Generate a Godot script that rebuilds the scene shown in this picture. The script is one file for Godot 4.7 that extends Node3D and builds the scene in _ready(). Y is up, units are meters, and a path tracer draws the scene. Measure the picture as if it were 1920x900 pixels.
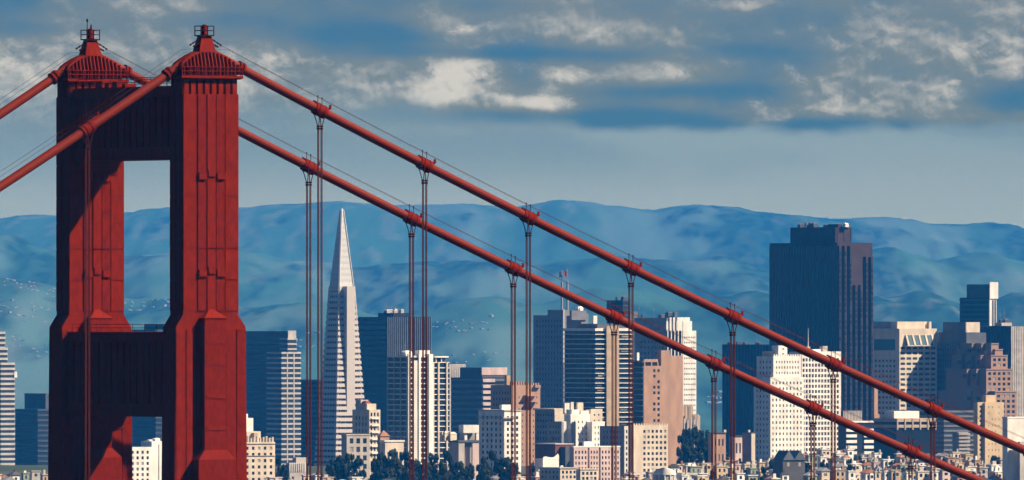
extends Node3D
# A suspension bridge tower and its cables before a hazy city skyline, seen through a long lens.
# y up, metres, sea level at y = 0. The camera stands on a headland and looks along -z.

const F := 24480.0            # focal length in photo pixels (1920 wide)
const EYE := 195.0            # height of the camera above the sea
const HORIZON := 592.0        # photo row of eye level
const AB := 0.5672            # turn of the bridge, 32.5 degrees
const AC := 0.576             # turn of the city's street grid, 33 degrees

var rng := RandomNumberGenerator.new()
var used := {}
var M := {}
var glass: Array = []
var box_cache := {}
var hill_noise := FastNoiseLite.new()
var fine_noise := FastNoiseLite.new()


# light, air and exposure
const SUN := 1.6
const SKY_LIGHT := 0.25
const EXPOSURE := 2.2
const HAZE := 0.000024
const HAZE_COLOR := Color(0.13, 0.595, 1.0)
const AIR := Vector3(0.012, 0.195, 0.625)      # the light that very deep haze would give off

# ------------------------------------------------------------------ helpers
class Geo:
	var v := PackedVector3Array()
	var n := PackedVector3Array()
	var c := PackedColorArray()
	var i := PackedInt32Array()
	var col := Color(1, 1, 1)
	var tinted := false
	func quad(a: Vector3, b: Vector3, cc: Vector3, d: Vector3) -> void:   # clockwise from the front
		var nn := (cc - a).cross(b - a)
		if nn.length_squared() < 1e-14:
			nn = (d - a).cross(cc - a)
		nn = nn.normalized()
		var k := v.size()
		v.append_array([a, b, cc, d])
		n.append_array([nn, nn, nn, nn])
		if tinted:
			c.append_array([col, col, col, col])
		i.append_array([k, k + 1, k + 2, k, k + 2, k + 3])
	func tri(a: Vector3, b: Vector3, cc: Vector3) -> void:
		var nn := (cc - a).cross(b - a).normalized()
		var k := v.size()
		v.append_array([a, b, cc])
		n.append_array([nn, nn, nn])
		if tinted:
			c.append_array([col, col, col])
		i.append_array([k, k + 1, k + 2])
	func box(lo: Vector3, hi: Vector3) -> void:
		loft([[lo.y, lo.x, hi.x, lo.z, hi.z], [hi.y, lo.x, hi.x, lo.z, hi.z]])
	func loft(levels: Array) -> void:     # levels of [y, x0, x1, z0, z1] from the bottom up
		for k in levels.size() - 1:
			var p: Array = levels[k]
			var q: Array = levels[k + 1]
			var a := [Vector3(p[1], p[0], p[4]), Vector3(p[2], p[0], p[4]), Vector3(p[2], p[0], p[3]), Vector3(p[1], p[0], p[3])]
			var b := [Vector3(q[1], q[0], q[4]), Vector3(q[2], q[0], q[4]), Vector3(q[2], q[0], q[3]), Vector3(q[1], q[0], q[3])]
			for s in 4:
				quad(a[s], b[s], b[(s + 1) % 4], a[(s + 1) % 4])
		var t: Array = levels[levels.size() - 1]
		quad(Vector3(t[1], t[0], t[4]), Vector3(t[1], t[0], t[3]), Vector3(t[2], t[0], t[3]), Vector3(t[2], t[0], t[4]))
		var u: Array = levels[0]
		quad(Vector3(u[1], u[0], u[3]), Vector3(u[1], u[0], u[4]), Vector3(u[2], u[0], u[4]), Vector3(u[2], u[0], u[3]))
	func bar(a: Vector3, b: Vector3, w: float, h: float) -> void:   # a square bar between two points
		var d := (b - a).normalized()
		var s := d.cross(Vector3.UP)
		if s.length() < 0.01:
			s = Vector3.RIGHT
		s = s.normalized()
		var t := s.cross(d).normalized()
		s *= w * 0.5
		t *= h * 0.5
		var p := [a - s - t, a + s - t, a + s + t, a - s + t]
		var q := [b - s - t, b + s - t, b + s + t, b - s + t]
		for k in 4:
			quad(p[k], p[(k + 1) % 4], q[(k + 1) % 4], q[k])
		quad(p[0], p[3], p[2], p[1])
		quad(q[0], q[1], q[2], q[3])
	func tube(pts: Array, radii: Array, sides := 10, caps := true) -> void:   # smooth tube through points
		var k0 := v.size()
		for j in pts.size():
			var d: Vector3 = (pts[mini(j + 1, pts.size() - 1)] - pts[maxi(j - 1, 0)]).normalized()
			var s := d.cross(Vector3(0.013, 0.021, 1.0))
			if s.length() < 0.1:
				s = d.cross(Vector3.UP)
			s = s.normalized()
			var t := s.cross(d).normalized()
			for e in sides:
				var g := TAU * e / sides
				var o := s * cos(g) + t * sin(g)
				v.append(pts[j] + o * radii[j])
				n.append(o)
				if tinted:
					c.append(col)
		for j in pts.size() - 1:
			for e in sides:
				var e2 := (e + 1) % sides
				var a := k0 + j * sides
				i.append_array([a + e, a + e2, a + sides + e2, a + e, a + sides + e2, a + sides + e])
		if caps:
			for j in [0, pts.size() - 1]:
				var d: Vector3 = (pts[1] - pts[0]) if j == 0 else (pts[j] - pts[j - 1])
				d = d.normalized() * (-1.0 if j == 0 else 1.0)
				var k := v.size()
				for e in sides:
					v.append(v[k0 + j * sides + e])
					n.append(d)
					if tinted:
						c.append(col)
				for e in sides - 2:
					i.append_array([k, k + e + 1, k + e + 2] if j > 0 else [k, k + e + 2, k + e + 1])
	func mesh() -> ArrayMesh:
		var a := []
		a.resize(Mesh.ARRAY_MAX)
		a[Mesh.ARRAY_VERTEX] = v
		a[Mesh.ARRAY_NORMAL] = n
		if tinted:
			a[Mesh.ARRAY_COLOR] = c
		a[Mesh.ARRAY_INDEX] = i
		var m := ArrayMesh.new()
		m.add_surface_from_arrays(Mesh.PRIMITIVE_TRIANGLES, a)
		return m

func numbered(s: String) -> String:
	if not used.has(s):
		used[s] = 0
		return s
	used[s] += 1
	return "%s_%03d" % [s, used[s]]

func put(g, called: String, m: Material, parent: Node) -> MeshInstance3D:
	var o := MeshInstance3D.new()
	o.name = called
	o.mesh = g.mesh() if g is Geo else g
	o.material_override = m
	parent.add_child(o, true)
	return o

func tag(o: Node, label: String, category: String, group := "", kind := "") -> void:
	if label: o.set_meta("label", label)
	if category: o.set_meta("category", category)
	if group: o.set_meta("group", group)
	if kind: o.set_meta("kind", kind)

func thing(called: String, at: Vector3, turn: float, label: String, category: String, group := "") -> Node3D:
	var o := Node3D.new()
	o.name = numbered(called)
	add_child(o)
	o.position = at
	o.rotation.y = turn
	tag(o, label, category, group)
	return o

func part_box(parent: Node, called: String, m: Material, lo: Vector3, hi: Vector3) -> MeshInstance3D:
	var size := (hi - lo).abs()
	var key := "%.2f,%.2f,%.2f" % [size.x, size.y, size.z]
	if not box_cache.has(key):
		var g := Geo.new()
		g.box(-size / 2, size / 2)
		box_cache[key] = g.mesh()
	var o := put(box_cache[key], called, m, parent)
	o.position = (lo + hi) / 2
	return o

func place(px: float, py: float, d: float) -> Vector3:    # a point d metres out
	return Vector3((px - 960.0) * d / F, EYE + (HORIZON - py) * d / F, -d)

func lin(r: float, g: float, b: float) -> Color:          # a linear base colour as an albedo_color
	return Color(r, g, b).linear_to_srgb()

func grain(seed_: int, freq: float, lo: float, hi: float, streak := 1.0) -> ImageTexture:
	var nz := FastNoiseLite.new()
	nz.seed = seed_
	nz.noise_type = FastNoiseLite.TYPE_SIMPLEX_SMOOTH
	nz.frequency = freq
	nz.fractal_octaves = 5
	var w := 256
	var im := nz.get_seamless_image(w, int(w / streak), false, false, 0.2)
	im.resize(w, w, Image.INTERPOLATE_CUBIC)
	im.convert(Image.FORMAT_RGBA8)
	var b := im.get_data()
	for k in w * w:
		var t := lerpf(lo, hi, b[k * 4] / 255.0)
		var q := int(clampf(t, 0, 1) * 255)
		b[k * 4] = q
		b[k * 4 + 1] = q
		b[k * 4 + 2] = q
	return ImageTexture.create_from_image(Image.create_from_data(w, w, false, Image.FORMAT_RGBA8, b))

func mat(r: float, g: float, b: float, rough := 0.85, tex: Texture2D = null, metres := 20.0) -> StandardMaterial3D:
	var m := StandardMaterial3D.new()
	m.albedo_color = lin(r, g, b)
	m.roughness = rough
	m.metallic_specular = 0.2
	if tex:
		m.albedo_texture = tex
		m.uv1_triplanar = true
		m.uv1_world_triplanar = true
		m.uv1_scale = Vector3.ONE / metres
	return m

# ------------------------------------------------------------------ the frame of one building
# l, c, r: photo columns of the left end of the shaded north face, of the corner between the two faces, and of the right end of the sunlit west face
class Frame:
	var node: Node3D
	var c: float
	var k: float
	var y: float
	var cs: float
	var sn: float
	func corner(px: float, back: float) -> Vector2:
		var p := (px - c) * k
		return Vector2(cs * p + sn * back, sn * p - cs * back)
	func row(py: float) -> float:
		return 195.0 + (592.0 - py) * k - y

func building(called: String, c: float, d: float, label: String, category := "building", turn := AC, group := "") -> Frame:
	var f := Frame.new()
	var p := place(c, HORIZON, d)
	p.y = ground(p.x, d + 25.0) - 3.0
	f.node = thing(called, p, turn, label, category, group)
	f.c = c
	f.k = d / F
	f.y = p.y
	f.cs = cos(turn)
	f.sn = sin(turn)
	return f

func vol(f: Frame, called: String, m: Material, l: float, c: float, r: float, top: float, bottom := 9999.0, back := 0.0, in_w := 0.0, in_n := 0.0, parent: Node = null) -> Dictionary:
	# measured back from the plane of the west face (right of the corner) or of the north face (left of it)
	back += (c - f.c) * f.k * f.sn / f.cs if c > f.c else (f.c - c) * f.k * f.cs / f.sn
	var q := f.corner(c, back)
	var y0 := 0.0 if bottom > 9000 else f.row(bottom)
	var d := {"x0": q.x, "x1": q.x + (r - c) * f.k / f.cs, "z0": q.y - (c - l) * f.k / f.sn, "z1": q.y, "y0": y0, "y1": f.row(top), "f": f}
	d.node = part_box(parent if parent else f.node, called, m, Vector3(d.x0 + in_n, d.y0, d.z0), Vector3(d.x1, d.y1 - (0.3 if in_w + in_n > 0 else 0.0), d.z1 - in_w))
	return d

func bands(v: Dictionary, pitch: float, share: float, m: Material, called := "spandrel", proud := 0.3, off := 0.0, stop := 9999.0) -> void:   # pitch in photo pixels
	var f: Frame = v.f
	var y: float = v.y1 - off * f.k
	var h := pitch * f.k
	var low: float = v.y0 if stop > 9000 else f.row(stop)
	while y - h * share > maxf(low, 2.0):
		part_box(f.node, called, m, Vector3(v.x0 - proud, y - h * share, v.z0 - proud), Vector3(v.x1 + proud, y, v.z1 + proud))
		y -= h

func fins(v: Dictionary, face: String, count: int, width: float, m: Material, proud := 0.5, called := "fin") -> void:
	var f: Frame = v.f
	for j in count + 1:
		var t := float(j) / count
		if face == "W":
			var x: float = lerpf(v.x0 + width / 2, v.x1 - width / 2, t)
			part_box(f.node, called, m, Vector3(x - width / 2, v.y0, v.z1), Vector3(x + width / 2, v.y1 - 0.2, v.z1 + proud))
		else:
			var z: float = lerpf(v.z0 + width / 2, v.z1 - width / 2, t)
			part_box(f.node, called, m, Vector3(v.x0 - proud, v.y0, z - width / 2), Vector3(v.x0, v.y1 - 0.2, z + width / 2))

# a wall with real window openings on one face of a volume that was built with an inset on that face
func facade(v: Dictionary, face: String, cols: int, storeys: float, wf: float, hf: float, margin: Array, m: Material, depth := 0.4, each := true, panes: Array = [], keep := 1.0) -> void:
	var f: Frame = v.f
	var west := face == "W"
	var foreshort := f.cs if west else f.sn
	wf = minf(wf * 1.1, maxf(wf, 0.8))
	hf = minf(hf * 1.1, maxf(hf, 0.8))
	if depth < 0.9:
		depth = minf(depth, 0.32)
	var wide: float = (v.x1 - v.x0) if west else (v.z1 - v.z0)
	var ml: float = margin[0] * f.k / foreshort
	var mr: float = margin[1] * f.k / foreshort
	var y1: float = v.y1 - 0.02
	var ya: float = y1 - margin[2] * f.k
	var yb: float = v.y0 + margin[3] * f.k
	var rows := int(storeys)          # a count, or less than zero: the storey height in photo pixels
	if storeys < 0.0:
		yb = maxf(yb, f.row(905.0 if f.k < 0.30 else 875.0))
		rows = maxi(1, int(round((ya - yb) / (-storeys * f.k))))
		yb = maxf(v.y0 + 0.01, ya + storeys * f.k * rows)
	var base := Vector3(v.x0, 0, v.z1) if west else Vector3(v.x0, 0, v.z0)
	var along := Vector3.RIGHT if west else Vector3(0, 0, 1)
	var out := Vector3(0, 0, 1) if west else Vector3.LEFT
	var g := Geo.new()
	var pt := func(a: float, y: float, o: float) -> Vector3: return base + along * a + Vector3(0, y, 0) + out * o
	var rect := func(a0: float, a1: float, q0: float, q1: float, o := 0.0) -> void:
		if a1 - a0 > 0.001 and q1 - q0 > 0.001:
			g.quad(pt.call(a0, q0, o), pt.call(a0, q1, o), pt.call(a1, q1, o), pt.call(a1, q0, o))
	var cw := (wide - ml - mr) / cols
	var ch := (ya - yb) / rows
	rect.call(0.0, wide, ya, y1)
	rect.call(0.0, wide, v.y0, yb)
	rect.call(0.0, ml, yb, ya)
	rect.call(wide - mr, wide, yb, ya)
	# closing returns at the sides
	g.quad(pt.call(0.0, v.y0, 0.0), pt.call(0.0, v.y0, -depth), pt.call(0.0, y1, -depth), pt.call(0.0, y1, 0.0))
	g.quad(pt.call(wide, v.y0, 0.0), pt.call(wide, y1, 0.0), pt.call(wide, y1, -depth), pt.call(wide, v.y0, -depth))
	g.quad(pt.call(0.0, y1, 0.0), pt.call(0.0, y1, -depth), pt.call(wide, y1, -depth), pt.call(wide, y1, 0.0))
	var joined := Geo.new()
	var list: Array = panes if panes else glass
	for j in cols:
		for r in rows:
			var a0 := ml + j * cw
			var a1 := a0 + cw
			var q0 := yb + r * ch
			var q1 := q0 + ch
			if keep < 1.0 and rng.randf() > keep:
				rect.call(a0, a1, q0, q1)
				continue
			var wa0 := a0 + cw * (1 - wf) / 2
			var wa1 := a1 - cw * (1 - wf) / 2
			var wq0 := q0 + ch * (1 - hf) * 0.55
			var wq1 := wq0 + ch * hf
			rect.call(a0, a1, q0, wq0)
			rect.call(a0, a1, wq1, q1)
			rect.call(a0, wa0, wq0, wq1)
			rect.call(wa1, a1, wq0, wq1)
			g.quad(pt.call(wa0, wq0, 0.0), pt.call(wa0, wq0, -depth), pt.call(wa1, wq0, -depth), pt.call(wa1, wq0, 0.0))
			g.quad(pt.call(wa0, wq1, 0.0), pt.call(wa1, wq1, 0.0), pt.call(wa1, wq1, -depth), pt.call(wa0, wq1, -depth))
			g.quad(pt.call(wa0, wq0, 0.0), pt.call(wa0, wq1, 0.0), pt.call(wa0, wq1, -depth), pt.call(wa0, wq0, -depth))
			g.quad(pt.call(wa1, wq0, 0.0), pt.call(wa1, wq0, -depth), pt.call(wa1, wq1, -depth), pt.call(wa1, wq1, 0.0))
			var pa: Vector3 = pt.call(wa0, wq0, -depth - 0.05)
			var pb: Vector3 = pt.call(wa1, wq1, -depth + 0.08)
			var lo := Vector3(minf(pa.x, pb.x), pa.y, minf(pa.z, pb.z))
			var hi := Vector3(maxf(pa.x, pb.x), pb.y, maxf(pa.z, pb.z))
			if each:
				part_box(f.node, "window", list[rng.randi() % list.size()], lo, hi)
			else:
				joined.box(lo, hi)
	put(g, "facade_wall", m, f.node)
	if not each and joined.v.size():
		var o := put(joined, "window_glazing", list[0], f.node)
		o.set_meta("kind", "stuff")

# low things that stand on a roof
func clutter(f: Frame, v: Dictionary, n: int, high: float, m: Material, masts := 0) -> void:
	for j in n:
		var w := rng.randf_range(1.2, 4.0)
		var x := rng.randf_range(v.x0 + 0.5, maxf(v.x0 + 0.6, v.x1 - w))
		var z := rng.randf_range(v.z0 + 0.5, maxf(v.z0 + 0.6, v.z1 - w))
		var h := rng.randf_range(0.4, 1.0) * high
		var g := Geo.new()
		g.loft([[v.y1 - 0.1, x, x + w, z, z + w], [v.y1 + h * 0.7, x, x + w, z, z + w], [v.y1 + h * 0.75, x - 0.15, x + w + 0.15, z - 0.15, z + w + 0.15], [v.y1 + h, x + w * 0.2, x + w * 0.8, z + w * 0.2, z + w * 0.8]])
		put(g, "roof_unit", m, f.node)
	for j in masts:
		var x := rng.randf_range(v.x0 + 0.5, v.x1 - 0.5)
		var z := rng.randf_range(v.z0 + 0.5, v.z1 - 0.5)
		var g := Geo.new()
		var h := high * rng.randf_range(1.2, 2.6)
		g.tube([Vector3(x, v.y1 - 0.1, z), Vector3(x, v.y1 + h, z)], [0.22, 0.12], 6)
		g.box(Vector3(x - 0.8, v.y1 + h * 0.7, z - 0.1), Vector3(x + 0.8, v.y1 + h * 0.7 + 0.25, z + 0.1))
		put(g, "antenna", M.steel, f.node)

# ------------------------------------------------------------------ land
func smooth(a: float, b: float, x: float) -> float:
	var t := clampf((x - a) / (b - a), 0, 1)
	return t * t * (3 - 2 * t)

func ground(x: float, d: float) -> float:     # the city's hill
	var h := 94.0 * smooth(4700, 6350, d) * (1.0 - smooth(7350, 8050, d)) + 9.0 * smooth(4200, 4700, d)
	h += 7.0 * smooth(6500, 7100, d) * (1.0 - smooth(7350, 8050, d))
	return h + hill_noise.get_noise_2d(x, d) * 3.0 * smooth(4700, 5600, d)

func profile(list: Array, px: float) -> float:
	for k in list.size() - 1:
		if px <= list[k + 1][0] or k == list.size() - 2:
			var t := clampf((px - list[k][0]) / float(list[k + 1][0] - list[k][0]), 0, 1)
			t = t * t * (3 - 2 * t)
			return lerpf(list[k][1], list[k + 1][1], t)
	return list[0][1]

const RIDGE_FAR := [[-600, 400], [-200, 418], [0, 412], [60, 404], [105, 406], [170, 402], [240, 402], [300, 393], [340, 389], [450, 392], [530, 385], [640, 380], [700, 384], [780, 386], [870, 383], [960, 390], [1000, 384], [1050, 376], [1090, 379], [1150, 388], [1220, 396], [1260, 390], [1300, 387], [1370, 390], [1420, 399], [1480, 405], [1560, 413], [1620, 410], [1650, 409], [1700, 413], [1740, 421], [1800, 422], [1850, 418], [1880, 421], [1920, 432], [2100, 410], [2500, 430]]
const RIDGE_MID := [[-600, 460], [0, 442], [40, 441], [90, 460], [150, 474], [230, 480], [290, 476], [330, 468], [450, 474], [560, 492], [680, 500], [800, 488], [900, 476], [1000, 484], [1120, 470], [1240, 486], [1360, 478], [1440, 500], [1560, 480], [1650, 466], [1740, 486], [1840, 470], [1920, 490], [2500, 480]]
const RIDGE_LOW := [[-600, 560], [0, 520], [70, 528], [160, 548], [260, 560], [360, 552], [480, 574], [600, 566], [760, 590], [900, 560], [1010, 578], [1140, 548], [1290, 566], [1400, 544], [1500, 580], [1640, 552], [1720, 542], [1800, 566], [1920, 540], [2500, 560]]

func hills(x: float, d: float) -> float:      # the land across the bay
	var h := 6.0 + 50.0 * smooth(17500, 22500, d)
	for r in [[RIDGE_FAR, 36000.0, 5200.0, 5000.0], [RIDGE_MID, 29500.0, 3600.0, 3000.0], [RIDGE_LOW, 24200.0, 2800.0, 2200.0]]:
		var dr: float = r[1]
		var bend := hill_noise.get_noise_2d(x * 0.25, 7000.0) * 900.0
		var top := EYE + (HORIZON - profile(r[0], 960.0 + x * F / dr)) * dr / F
		var off := d - dr - (bend if dr < 35000 else 0.0)
		var w: float = r[2] if off < 0 else r[3]
		h = maxf(h, 20.0 + (top - 20.0) * exp(-off * off / (w * w)))
	var rough := smooth(20, 260, h) * (1.0 - 0.88 * exp(-pow((d - 36000.0) / 1800.0, 2)))
	h += rough * (hill_noise.get_noise_2d(x * 0.4, d * 0.06) * 20.0 + hill_noise.get_noise_2d(x * 1.4 + 4000, d * 0.12) * 9.0 - absf(hill_noise.get_noise_2d(x * 2.2 + 900, d * 0.16)) * 19.0 - absf(fine_noise.get_noise_2d(x * 0.3, d * 0.02)) * 5.0 + fine_noise.get_noise_2d(x * 1.2, d * 0.1) * 1.6)
	if d > 35000 and d < 37500:
		h += fine_noise.get_noise_2d(x, d) * 2.2 + absf(fine_noise.get_noise_2d(x * 3.1, d * 0.6)) * 5.0
	return h

# ------------------------------------------------------------------ sky and air
func cloud_sky() -> void:
	# a ring of sky far behind everything, all the way round; one computed cloud tile of 8 by 4 degrees goes round it 45 times
	var w := 2048
	var h := 1024
	var n1 := FastNoiseLite.new()
	n1.seed = 11
	n1.noise_type = FastNoiseLite.TYPE_SIMPLEX_SMOOTH
	n1.frequency = 0.0085
	n1.fractal_octaves = 6
	n1.fractal_gain = 0.5
	n1.domain_warp_enabled = true
	n1.domain_warp_amplitude = 26.0
	n1.domain_warp_frequency = 0.012
	var a1 := n1.get_seamless_image(860, 1024, false, false, 0.15)
	a1.resize(w, h, Image.INTERPOLATE_CUBIC)      # twice as wide as tall: lying clouds
	var n2 := FastNoiseLite.new()
	n2.seed = 5
	n2.noise_type = FastNoiseLite.TYPE_SIMPLEX_SMOOTH
	n2.frequency = 0.0035
	n2.fractal_octaves = 4
	var a2 := n2.get_seamless_image(400, 1024, false, false, 0.15)
	a2.resize(w, h, Image.INTERPOLATE_CUBIC)
	var n3 := FastNoiseLite.new()
	n3.seed = 31
	n3.noise_type = FastNoiseLite.TYPE_SIMPLEX_SMOOTH
	n3.frequency = 0.015
	n3.fractal_octaves = 6
	n3.fractal_gain = 0.56
	n3.domain_warp_enabled = true
	n3.domain_warp_amplitude = 18.0
	n3.domain_warp_frequency = 0.03
	var a3 := n3.get_seamless_image(1500, 1024, false, false, 0.12)
	a3.resize(w, h, Image.INTERPOLATE_CUBIC)
	a3.convert(Image.FORMAT_L8)
	var d3 := a3.get_data()
	a1.convert(Image.FORMAT_L8)
	a2.convert(Image.FORMAT_L8)
	var d1 := a1.get_data()
	var d2 := a2.get_data()
	# where clouds heap up (+) and where blue shows between them (-): photo column, row, half width, half height, amount
	var heaps := [[850, 145, 58, 40, 1.1], [820, 185, 40, 22, 0.5], [985, 190, 64, 13, 0.9], [1030, 192, 22, 12, 0.5], [935, 150, 40, 24, 0.3], [1062, 147, 36, 18, 0.55], [1265, 132, 100, 22, 0.42], [1110, 48, 130, 24, 0.42], [830, 42, 80, 20, 0.45], [1490, 213, 110, 14, 0.55], [1420, 228, 50, 8, 0.4], [1640, 165, 150, 44, 0.30], [1740, 85, 110, 40, 0.30], [1820, 150, 60, 50, 0.28],
		[500, 112, 56, 26, 0.5], [440, 165, 60, 30, 0.3], [60, 118, 90, 40, 0.45], [40, 170, 80, 30, 0.3], [1895, 122, 30, 36, 0.6], [1895, 18, 18, 10, 0.5], [240, 75, 120, 36, 0.15], [310, 12, 70, 14, 0.35], [1375, 8, 60, 12, 0.35], [560, 190, 90, 36, 0.25], [690, 160, 70, 50, 0.22], [330, 185, 80, 40, 0.25], [1600, 60, 100, 20, 0.15], [1250, 70, 90, 20, 0.15],
		[650, 66, 140, 22, -0.75], [900, 100, 220, 11, -0.6], [1150, 110, 120, 12, -0.35], [1130, 224, 330, 15, -0.75], [1330, 170, 130, 12, -0.4], [770, 208, 90, 14, -0.45], [1884, 190, 60, 26, -0.7], [1180, 175, 90, 14, -0.35], [1430, 95, 90, 16, -0.3], [60, 55, 80, 14, -0.35], [440, 40, 110, 16, -0.4], [1640, 235, 300, 10, -0.35], [200, 150, 60, 24, -0.2]]
	var bytes := PackedByteArray()
	bytes.resize(w * h * 4)
	var blue_low := Vector3(0.318, 0.395, 0.488)
	var blue_mid := Vector3(0.245, 0.345, 0.440)
	var gap := Vector3(0.062, 0.185, 0.345)
	var grey := Vector3(0.180, 0.240, 0.312)
	var lit := Vector3(0.610, 0.585, 0.565)
	for j in h:
		var row := HORIZON - (3.6 - 4.0 * (j + 0.5) / h) * 427.26
		var inside: Array = []
		for q in heaps:
			if absf(row - q[1]) < q[3] * 2.6:
				inside.append([q[0], 0.66 / (q[2] * q[2]), q[4] * exp(-pow((row - q[1]) / (q[3] * 1.18), 2))])
		var air := blue_low.lerp(blue_mid, 1.0 - smooth(215.0, 430.0, row))
		# the air in front of the sky takes some of its light away and adds its own blue
		var through := exp(-HAZE * minf(55000.0, 330.0 * F / maxf(HORIZON - row, 1.0)))
		var veil_of_air := AIR * (1.0 - through)
		for i in w:
			var k := j * w + i
			var a := d1[k] / 255.0 - 0.5
			var b := d2[k] / 255.0 - 0.5
			var column := 960.0 + ((i + 0.5) / w - 0.5) * 3418.0
			var amount := 0.0
			for q in inside:
				var dx: float = column - q[0] + b * 30.0
				var e: float = dx * dx * q[1]
				if e < 5.0:
					amount += q[2] * exp(-e)
			var p := d3[k] / 255.0 - 0.5
			var up := d3[((j + h - 6) % h) * w + (i + 4) % w] / 255.0 - 0.5
			var n := a * 1.5 + b * 0.9
			if row < 0.0:
				amount += b * 1.6 * smooth(0.0, -60.0, row)
			var cover := smooth(-0.62, 0.30, amount * 0.9 + n * 0.7 + p * 0.25)
			var light := smooth(0.02, 1.15, amount * (1.05 + p * 0.8) + n * 0.5 + p * 0.42 + (p - up) * 1.2)
			var c := gap.lerp(grey, cover).lerp(lit, light)
			# the underside of the deck: level and clear cut on the right, melting into the haze on the left
			var soft := lerpf(95.0, 13.0, smooth(560.0, 1150.0, column))
			var base := lerpf(215.0, 241.0, smooth(560.0, 1100.0, column))
			var deck := 1.0 - smooth(base - soft, base + soft, row + a * 20.0 + p * 16.0 + b * 16.0)
			var wisp := smooth(0.02, 0.40, b * 1.3 + a * 0.8) * 0.30 * (1.0 - smooth(270, 385, row))
			c = air.lerp(gap, wisp).lerp(c, deck)
			c = ((c - veil_of_air) / through / EXPOSURE).clamp(Vector3(0.004, 0.004, 0.004), Vector3.ONE)
			bytes[k * 4] = int(255.0 * to_srgb(c.x))
			bytes[k * 4 + 1] = int(255.0 * to_srgb(c.y))
			bytes[k * 4 + 2] = int(255.0 * to_srgb(c.z))
			bytes[k * 4 + 3] = 255
	var tex := ImageTexture.create_from_image(Image.create_from_data(w, h, false, Image.FORMAT_RGBA8, bytes))
	var m := StandardMaterial3D.new()
	m.albedo_color = Color.BLACK
	m.specular_mode = BaseMaterial3D.SPECULAR_DISABLED
	m.roughness = 1.0
	m.emission_enabled = true
	m.emission = Color.BLACK
	m.emission_texture = tex
	m.emission_energy_multiplier = 1.0
	m.cull_mode = BaseMaterial3D.CULL_DISABLED
	var st := SurfaceTool.new()
	st.begin(Mesh.PRIMITIVE_TRIANGLES)
	var radius := 78000.0
	var low := EYE + radius * tan(deg_to_rad(-0.4))
	var high := EYE + radius * tan(deg_to_rad(3.6))
	for s in 180:
		var g0 := deg_to_rad(s * 2.0)
		var g1 := deg_to_rad(s * 2.0 + 2.0)
		var p0 := Vector3(sin(g0), 0, -cos(g0)) * radius
		var p1 := Vector3(sin(g1), 0, -cos(g1)) * radius
		var u0 := s * 0.25 + 0.5
		for q in [[p0, low, u0, 1.0], [p0, high, u0, 0.0], [p1, high, u0 + 0.25, 0.0], [p0, low, u0, 1.0], [p1, high, u0 + 0.25, 0.0], [p1, low, u0 + 0.25, 1.0]]:
			st.set_normal(-(q[0] as Vector3).normalized())
			st.set_uv(Vector2(q[2], q[3]))
			st.add_vertex(Vector3(q[0].x, q[1], q[0].z))
	var o := put(st.commit(), "sky", m, self)
	tag(o, "blue sky with long banks of grey and cream cloud above a clear pale strip", "sky", "", "structure")

func to_srgb(c: float) -> float:
	return 12.92 * c if c <= 0.0031308 else 1.055 * pow(c, 1.0 / 2.4) - 0.055

func surroundings() -> void:
	var cam := Camera3D.new()
	cam.name = "camera"
	add_child(cam)
	cam.position = Vector3(0, EYE, 0)
	cam.rotation.x = atan((HORIZON - 450.0) / F)
	cam.fov = rad_to_deg(2.0 * atan(450.0 / F))
	cam.near = 1.0
	cam.far = 130000.0
	cam.current = true
	var env := Environment.new()
	env.background_mode = Environment.BG_SKY
	var sky := Sky.new()
	var sm := ProceduralSkyMaterial.new()
	sm.sky_top_color = Color(0.20, 0.38, 0.66)
	sm.sky_horizon_color = Color(0.56, 0.65, 0.72)
	sm.sky_curve = 0.12
	sm.ground_bottom_color = Color(0.22, 0.28, 0.32)
	sm.ground_horizon_color = Color(0.50, 0.58, 0.64)
	sm.energy_multiplier = 1.0
	sky.sky_material = sm
	env.sky = sky
	env.background_energy_multiplier = SKY_LIGHT
	env.tonemap_mode = Environment.TONE_MAPPER_LINEAR
	env.tonemap_exposure = EXPOSURE
	env.fog_enabled = true
	env.fog_density = HAZE
	env.fog_light_color = HAZE_COLOR
	env.ssao_enabled = true
	env.ssil_enabled = true
	env.sdfgi_enabled = true
	var we := WorldEnvironment.new()
	we.name = "world_environment"
	we.environment = env
	add_child(we)
	var sun := DirectionalLight3D.new()
	sun.name = "sun"
	sun.light_energy = SUN
	sun.light_color = Color(1.0, 0.92, 0.80)
	sun.light_angular_distance = 0.5
	sun.shadow_enabled = true
	sun.directional_shadow_max_distance = 12000.0
	add_child(sun)
	# high in the south-west: from behind the right shoulder
	var west := Vector3(sin(AB), 0, cos(AB))
	var south := Vector3(cos(AB), 0, -sin(AB))
	sun.look_at_from_position(Vector3.ZERO, -(west + south * 1.05 + Vector3.UP * 1.4).normalized(), Vector3.UP)

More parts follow.
